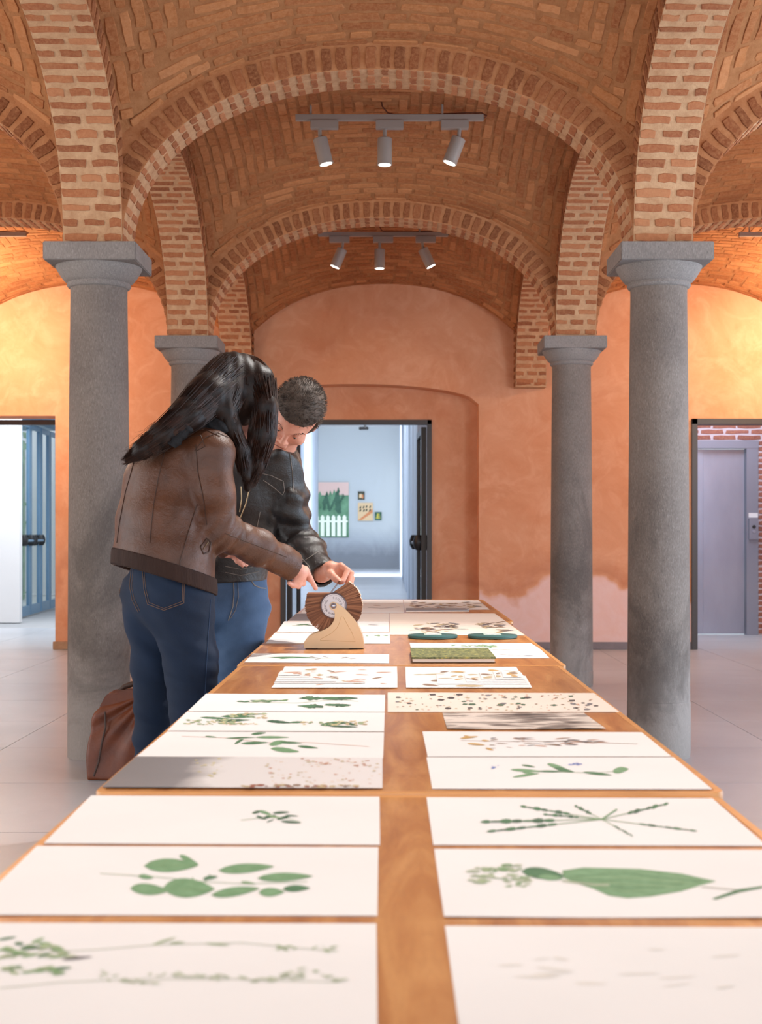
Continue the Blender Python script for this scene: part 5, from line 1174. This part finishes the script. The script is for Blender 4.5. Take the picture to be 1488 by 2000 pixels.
mn_ = (Vector((0, -1, 0))*math.cos(pit)+dn*math.sin(pit)).normalized(); mu = (-dn*math.cos(pit)+Vector((0, -1, 0))*math.sin(pit)).normalized(); yaw = math.radians(-15); mn_, dr = (mn_*math.cos(yaw)-dr*math.sin(yaw)).normalized(), (dr*math.cos(yaw)+mn_*math.sin(yaw)).normalized(); hm_ = P(573, 815, 4.64)
def HM(l, n_, u): return hm_+dr*l+mn_*n_+mu*u
AX = (dr, mn_, mu)
fg.limb([g('uch'), g('nec'), HM(0, -.045, -.02)], [.075, .062, .060], .025)
fg.ell(HM(0, -.008, .040), (.078, .098, .085), .02, AX); fg.ell(HM(0, .018, -.035), (.062, .066, .080), .03, AX); fg.ell(HM(0, .055, -.088), (.030, .026, .022), .025, AX)
fg.limb([HM(-.030, .078, .028), HM(0, .085, .026), HM(.030, .078, .028)], [.012, .010, .012], .015)      # brow ridge
for sg in (-1, 1): fg.ell(HM(.031*sg, .092, .006), (.018, .014, .012), .012, AX, sub=True)
fg.limb([HM(0, .086, .016), HM(0, .104, -.022)], [.007, .011], .012); fg.limb([HM(-.013, .096, -.028), HM(.013, .096, -.028)], [.008, .008], .008); fg.ell(HM(0, .086, -.056), (.024, .009, .0065), .006, AX); fg.ell(HM(0, .084, -.067), (.020, .009, .0065), .006, AX)
for sg in (-1, 1): fg.ell(HM(.030*sg, .0715, .0075), (.0135, .0125, .0105), .003, AX); fg.ell(HM(.045*sg, .058, -.025), (.022, .022, .020), .02, AX); fg.ell(HM(.080*sg, -.012, -.002), (.010, .019, .033), .008, AX)
hand_prims(fg, g('wrL'), P(646, 1112, 4.565), [
    [P(666, 1105, 4.555), P(679, 1114, 4.53), P(669, 1136, 4.500)],
    [P(669, 1109, 4.570), P(686, 1120, 4.555), P(681, 1141, 4.530)],
    [P(669, 1115, 4.580), P(687, 1129, 4.575), P(684, 1147, 4.555)],
    [P(665, 1122, 4.590), P(680, 1138, 4.585), P(676, 1152, 4.570)]], [P(646, 1122, 4.53), P(655, 1130, 4.51), P(663, 1137, 4.498)], r=.0092, palm_r=(.029,), wr=.028)
hand_prims(fg, g('wrR'), P(376, 1138, 4.65), [[P(377+dx, 1156-abs(dx-3)*.3, 4.64-.004*dx), P(378+dx, 1170, 4.63-.004*dx), P(375+dx, 1182-abs(dx-3)*.4, 4.64-.004*dx)] for dx in (9, 2, -5, -12)],
           [P(386, 1138, 4.63), P(391, 1148, 4.62), P(391, 1158, 4.62)], r=.0086, palm_r=(.024,))
mbody = fg.build('body', M['skin'], man, .0034)
# nails, eyes, brows
for sg in (-1, 1):
    c = HM(.030*sg, .0735, .0015); MB().lathe([(.003, -.0095), (.0075, -.006), (.0098, 0), (.0075, .006), (.003, .0095)], c, 16).build('eye', M['eye'], man, smooth=True); MB().lathe([(.0005, -.0050), (.0040, -.0035), (.0048, 0), (.004, .0035)], c+mn_*.0055-mu*.003, 12).build('iris', M['iris'], man, smooth=True)
    bw_ = MB()
    for k in range(70):
        u = R.random(); p = HM(sg*(.012+.036*u), .0915-.020*u*u, .024+.010*math.sin(u*2.6)+R.uniform(-.0035, .0035)); bw_.tube([p, p+dr*sg*.008+mu*.002+mn_*.002], [.0007, .0002], 3, close=False)
    bw_.tube([HM(sg*.011, .0915, .023), HM(sg*.028, .0885, .030), HM(sg*.048, .074, .027)], [.0022, .0034, .0012], 6); o = bw_.build('eyebrow', M['brow'], man)
MB().tube([HM(-.022, .0935, -.0615), HM(0, .0965, -.0610), HM(.022, .0935, -.0615)], .0009, 5).build('mouth_line', plain('lip_line', (120, 60, 52), .6), man)
# short hair cap with tufts
hv = Fig(); hv.ell(HM(0, -.010, .046), (.087, .106, .096), .01, AX); hv.ell(HM(0, -.03, -.005), (.083, .080, .08), .03, AX)
hmc = V3(hm_); un = V3(mu); nn_ = V3(mn_); rn = V3(dr)
_hv = hv
def evh(X, idx=None, raw=False):
    d = Fig.ev(_hv, X, idx, raw)+.0022*snoise(X, 110, 3)+.0014*snoise(X, 230, 5); q = X-hmc; a = q @ nn_; u = q @ un; l = np.abs(q @ rn)
    face = np.minimum(a-(.022+.0*u)+.25*l, -(u-(.074-.9*np.clip(l-.045, 0, 1)*0)))   # region in front of the ears and below the hairline
    face = np.maximum(-(a-.018), (u-.068)); neck = -(u+.055)
    return np.maximum(np.maximum(d, -face if False else np.minimum(a-.018, .068-u)), neck)
hv.ev = evh; mh = hv.build('hair', M['hairm'], man, .0036)
tf = MB(); rr_ = random.Random(5)
for k in range(3200):
    d = Vector((rr_.gauss(0, 1), rr_.gauss(0, 1), rr_.gauss(0, 1))).normalized(); l, a, u = d.x*.087, -.010+d.y*.107, .046+d.z*.097
    if (a > .020 and u < .072) or u < -.045: continue
    p = HM(l, a, u); nrm = (dr*(d.x/.087)+mn_*(d.y/.107)+mu*(d.z/.093)).normalized(); j = Vector((rr_.uniform(-1, 1), rr_.uniform(-1, 1), rr_.uniform(-1, 1)))*.6
    tf.tube([p-nrm*.002, p+(nrm+j*.5).normalized()*.005, p+(nrm+j).normalized()*.010], [.0008, .0007, .0002], 3, close=False)
bpy.context.view_layer.update(); o = tf.build('hair_tufts', M['hairm'], mh); o['kind'] = 'stuff'
# jeans
jm = Fig(); jm.limb([P(438, 1110, 4.86), P(436, 1180, 4.87)], [.118, .125], .04, ml, 1.30)
jm.limb([P(474, 1195, 4.86), P(466, 1290, 4.84), P(462, 1360, 4.83), P(455, 1585, 4.86)], [.094, .082, .072, .062], .02); jm.limb([P(390, 1200, 4.90), P(380, 1360, 4.90), P(376, 1580, 4.94)], [.092, .074, .062], .02)
jm.cut(P(440, 1100, 4.85), (0, 0, 1)); jm.cut((0, 0, .07), (0, 0, -1))
jm.disp = lambda X: .0035*np.sin(X[:, 2]*46+X[:, 0]*22+4*snoise(X, 8, 4))*np.exp(-((X[:, 2]-.84)/.09)**2)+.0032*snoise(X, 28, 7)+.0012*np.sin(X[:, 2]*110-X[:, 0]*70+4*snoise(X, 12, 33))
mj = jm.build('jeans', M['denimm'], man, .0052)
seam(jm, [(456, 1132), (457, 1160), (455, 1185), (446, 1212)], .0018, 'fly_seam', M['stitchl'], mj, step=5); seam(jm, [(464, 1134), (466, 1165), (460, 1192), (450, 1208)], .0010, 'fly_seam', M['stitchl'], mj, step=5)
seam(jm, [(490, 1133), (497, 1143), (508, 1148), (519, 1149)], .0022, 'pocket_edge', M['stitchl'], mj, step=4)
MB().lathe([(.009, -.004), (.009, 0)], jm.trace(452, 1128) or P(452, 1128, 4.7), 14, 'y').build('button', M['zip'], mj)
for an in ('anR', 'anL'):
    a = g(an); MB().tube([a+Vector((0, 0, .06)), Vector((a.x, a.y, .05)), Vector((a.x+.01, a.y-.09, .045)), Vector((a.x+.02, a.y-.20, .035)), Vector((a.x+.02, a.y-.215, .03))], [.056, .056, .050, .042, .022], 16).build('shoe', M['boot'], man, smooth=True)
    MB().box(a.x-.05, a.x+.065, a.y-.22, a.y+.06, 0, .016).build('sole', M['black'], man, bevel=.004)
# jacket
km = Fig(); km.limb([P(440, 1140, 4.85), P(444, 1080, 4.85), P(458, 1020, 4.83), P(480, 965, 4.80), P(503, 925, 4.78)], [.118, .118, .125, .130, .112], .03, ml, 1.24)
km.limb([P(503, 925, 4.78), P(532, 893, 4.74)], [.10, .075], .04, ml, 1.2)
km.limb([P(551, 918, 4.74), P(562, 980, 4.77), P(572, 1040, 4.82)], [.066, .068, .066], .03); km.limb([P(572, 1040, 4.82), P(602, 1082, 4.71), P(626, 1116, 4.61), P(629, 1120, 4.598)], [.066, .058, .047, .046], .02)
km.limb([P(462, 915, 4.85), P(425, 985, 4.84), P(408, 1045, 4.80)], [.064, .062, .060], .03); km.limb([P(408, 1045, 4.80), P(381, 1106, 4.67)], [.058, .046], .02)
km.limb([P(519, 902, 4.68), P(545, 885, 4.665), P(560, 893, 4.69)], [.014, .014, .014], .015)     # standing collar
km.shell = .011; km.cut(P(632, 1124, 4.588), (g('wrL')-g('elL')), .13); km.cut(P(381, 1106, 4.67), (g('wrR')-g('elR')), .10)
mad = V3((g('wrL')-g('elL')).normalized()); mue = V3((g('elL')-g('shL')).normalized())
def kd(X):
    d = .0050*snoise(X, 24, 15)+.0018*snoise(X, 60, 16); e = V3(g('elL')); q = X-e; s1 = q @ mad; s2 = -(q @ mue); w_ = np.clip((X[:, 0]+.43)*14, 0, 1)
    d = d+.0080*np.sin(s1*95+3*snoise(X, 14, 19))*np.exp(-(s1-.06)**2/.012)*w_+.0075*np.sin(s2*80+3*snoise(X, 13, 20)+X[:, 0]*20)*np.exp(-(s2-.06)**2/.01)*w_; return d
km.disp = kd; mhc = V3(P(440, 1137, 4.85)); mhn = V3(Vector((.05, 0, -1)).normalized())
def ev3(X, idx=None, raw=False):
    d = Fig.ev(km, X, idx, raw); return np.where(X[:, 0] < -.405, np.maximum(d, (X-mhc) @ mhn), d)
km.ev = ev3; mjk = km.build('jacket', M['kleather'], man, .0046)
bpy.context.view_layer.update()
for pts in ([(512, 925), (530, 929), (553, 940)], [(514, 938), (532, 950), (552, 967), (556, 958)], [(553, 940), (556, 958)], [(508, 1000), (502, 1030), (497, 1060), (495, 1085)], [(566, 885), (571, 920), (573, 960)], [(575, 1075), (603, 1105), (612, 1130)], [(440, 1106), (470, 1112), (506, 1104)], [(440, 1118), (470, 1124), (506, 1116)], [(590, 1098), (620, 1078)]):
    seam(km, pts, .0013, 'seam', M['stitchl'], mjk, step=4)
seam(km, [(488, 930), (486, 960), (480, 985), (468, 1015), (462, 1050)], .0024, 'zip', M['zip'], mjk, step=4); seam(km, [(471, 950), (472, 975), (468, 1000)], .0022, 'zip', M['zip'], mjk, step=4)
for px, py in ((512, 921), (498, 928)):
    h_ = km.trace(px, py)
    if h_: MB().lathe([(.006, -.004), (.006, 0)], h_, 12, 'y').build('snap_button', M['zip'], mjk)

# ================================================================== bag by the column
bagp = [(180, 1517), (178, 1480), (179, 1440), (184, 1410), (190, 1390), (198, 1378), (206, 1362), (222, 1352), (250, 1346), (300, 1346), (330, 1375), (345, 1440), (352, 1517)]
BY = 6.22; pl2 = np.array([[P(x, y, BY).x, P(x, y, BY).z] for x, y in bagp])
def sdpoly(Q, V_):
    d = ((Q-V_[0])**2).sum(1); sgn = np.ones(len(Q)); n = len(V_)
    for i in range(n):
        a, b_ = V_[i], V_[i-1]; e = b_-a; w_ = Q-a; t_ = np.clip((w_ @ e)/(e @ e), 0, 1); b2 = w_-t_[:, None]*e; d = np.minimum(d, (b2**2).sum(1))
        c1 = Q[:, 1] >= a[1]; c2 = Q[:, 1] < b_[1]; c3 = e[0]*w_[:, 1] > e[1]*w_[:, 0]; al = (c1 & c2 & c3) | (~c1 & ~c2 & ~c3); sgn = np.where(al, -sgn, sgn)
    return sgn*np.sqrt(d)
bagf = Fig(); bagf.p.append(('l', V3(P(265, 1500, BY)), V3(P(265, 1360, BY)), .26, .26, .01, None, 1.0))
def evb(X, idx=None, raw=False):
    d2 = sdpoly(X[:, [0, 2]], pl2)+.012; zz = X[:, 2]; halfd = .105-.075*np.clip((zz-.02)/.40, 0, 1)**1.1; dy = np.abs(X[:, 1]-BY)-halfd
    o_ = np.stack([np.maximum(d2, 0), np.maximum(dy, 0)], 1); d = np.minimum(np.maximum(d2, dy), 0)+np.sqrt((o_**2).sum(1))-.012
    tr = V3(P(300, 1346, BY)); ang = np.arctan2(X[:, 2]-tr[2], X[:, 0]-tr[0]); rr2 = np.hypot(X[:, 2]-tr[2], X[:, 0]-tr[0])
    d = d+.014*np.sin(ang*17+1.5*snoise(X, 5, 2))*np.clip(rr2*6, 0, 1)*np.clip(1.25-rr2*2.6, .15, 1)+.004*snoise(X, 13, 3)
    return np.maximum(d, .001-X[:, 2])
bagf.ev = evb; bg = empty('bag', (P(265, 1500, BY).x, BY, 0)); tag(bg, 'tan leather bag slumped on the floor by the left column', 'bag')
bb = bagf.build('pouch', M['bag'], bg, .006)
fl_pts = [(206, 1358), (196, 1377), (193, 1379), (203, 1388), (212, 1384), (240, 1376), (262, 1364), (290, 1352), (300, 1346), (250, 1346), (220, 1352)]
MB().prism([P(x, y, BY-.055) for x, y in fl_pts], (0, .012, 0)).build('flap', M['bag'], bg, bevel=.004)
MB().tube([P(x, y, d_) for x, y, d_ in ((205, 1390, 6.15), (206, 1420, 6.13), (199, 1450, 6.12), (192, 1490, 6.11), (183, 1516, 6.105))], .0045, 8).build('side_seam', M['stitchd'], bg, smooth=True)
MB().tube([P(x, y, BY) for x, y in ((232, 1350), (243, 1341), (258, 1336), (280, 1335), (300, 1345))], [.008, .012, .014, .013, .008], 10).build('strap', M['stitchd'], bg, smooth=True)
#SPLIT
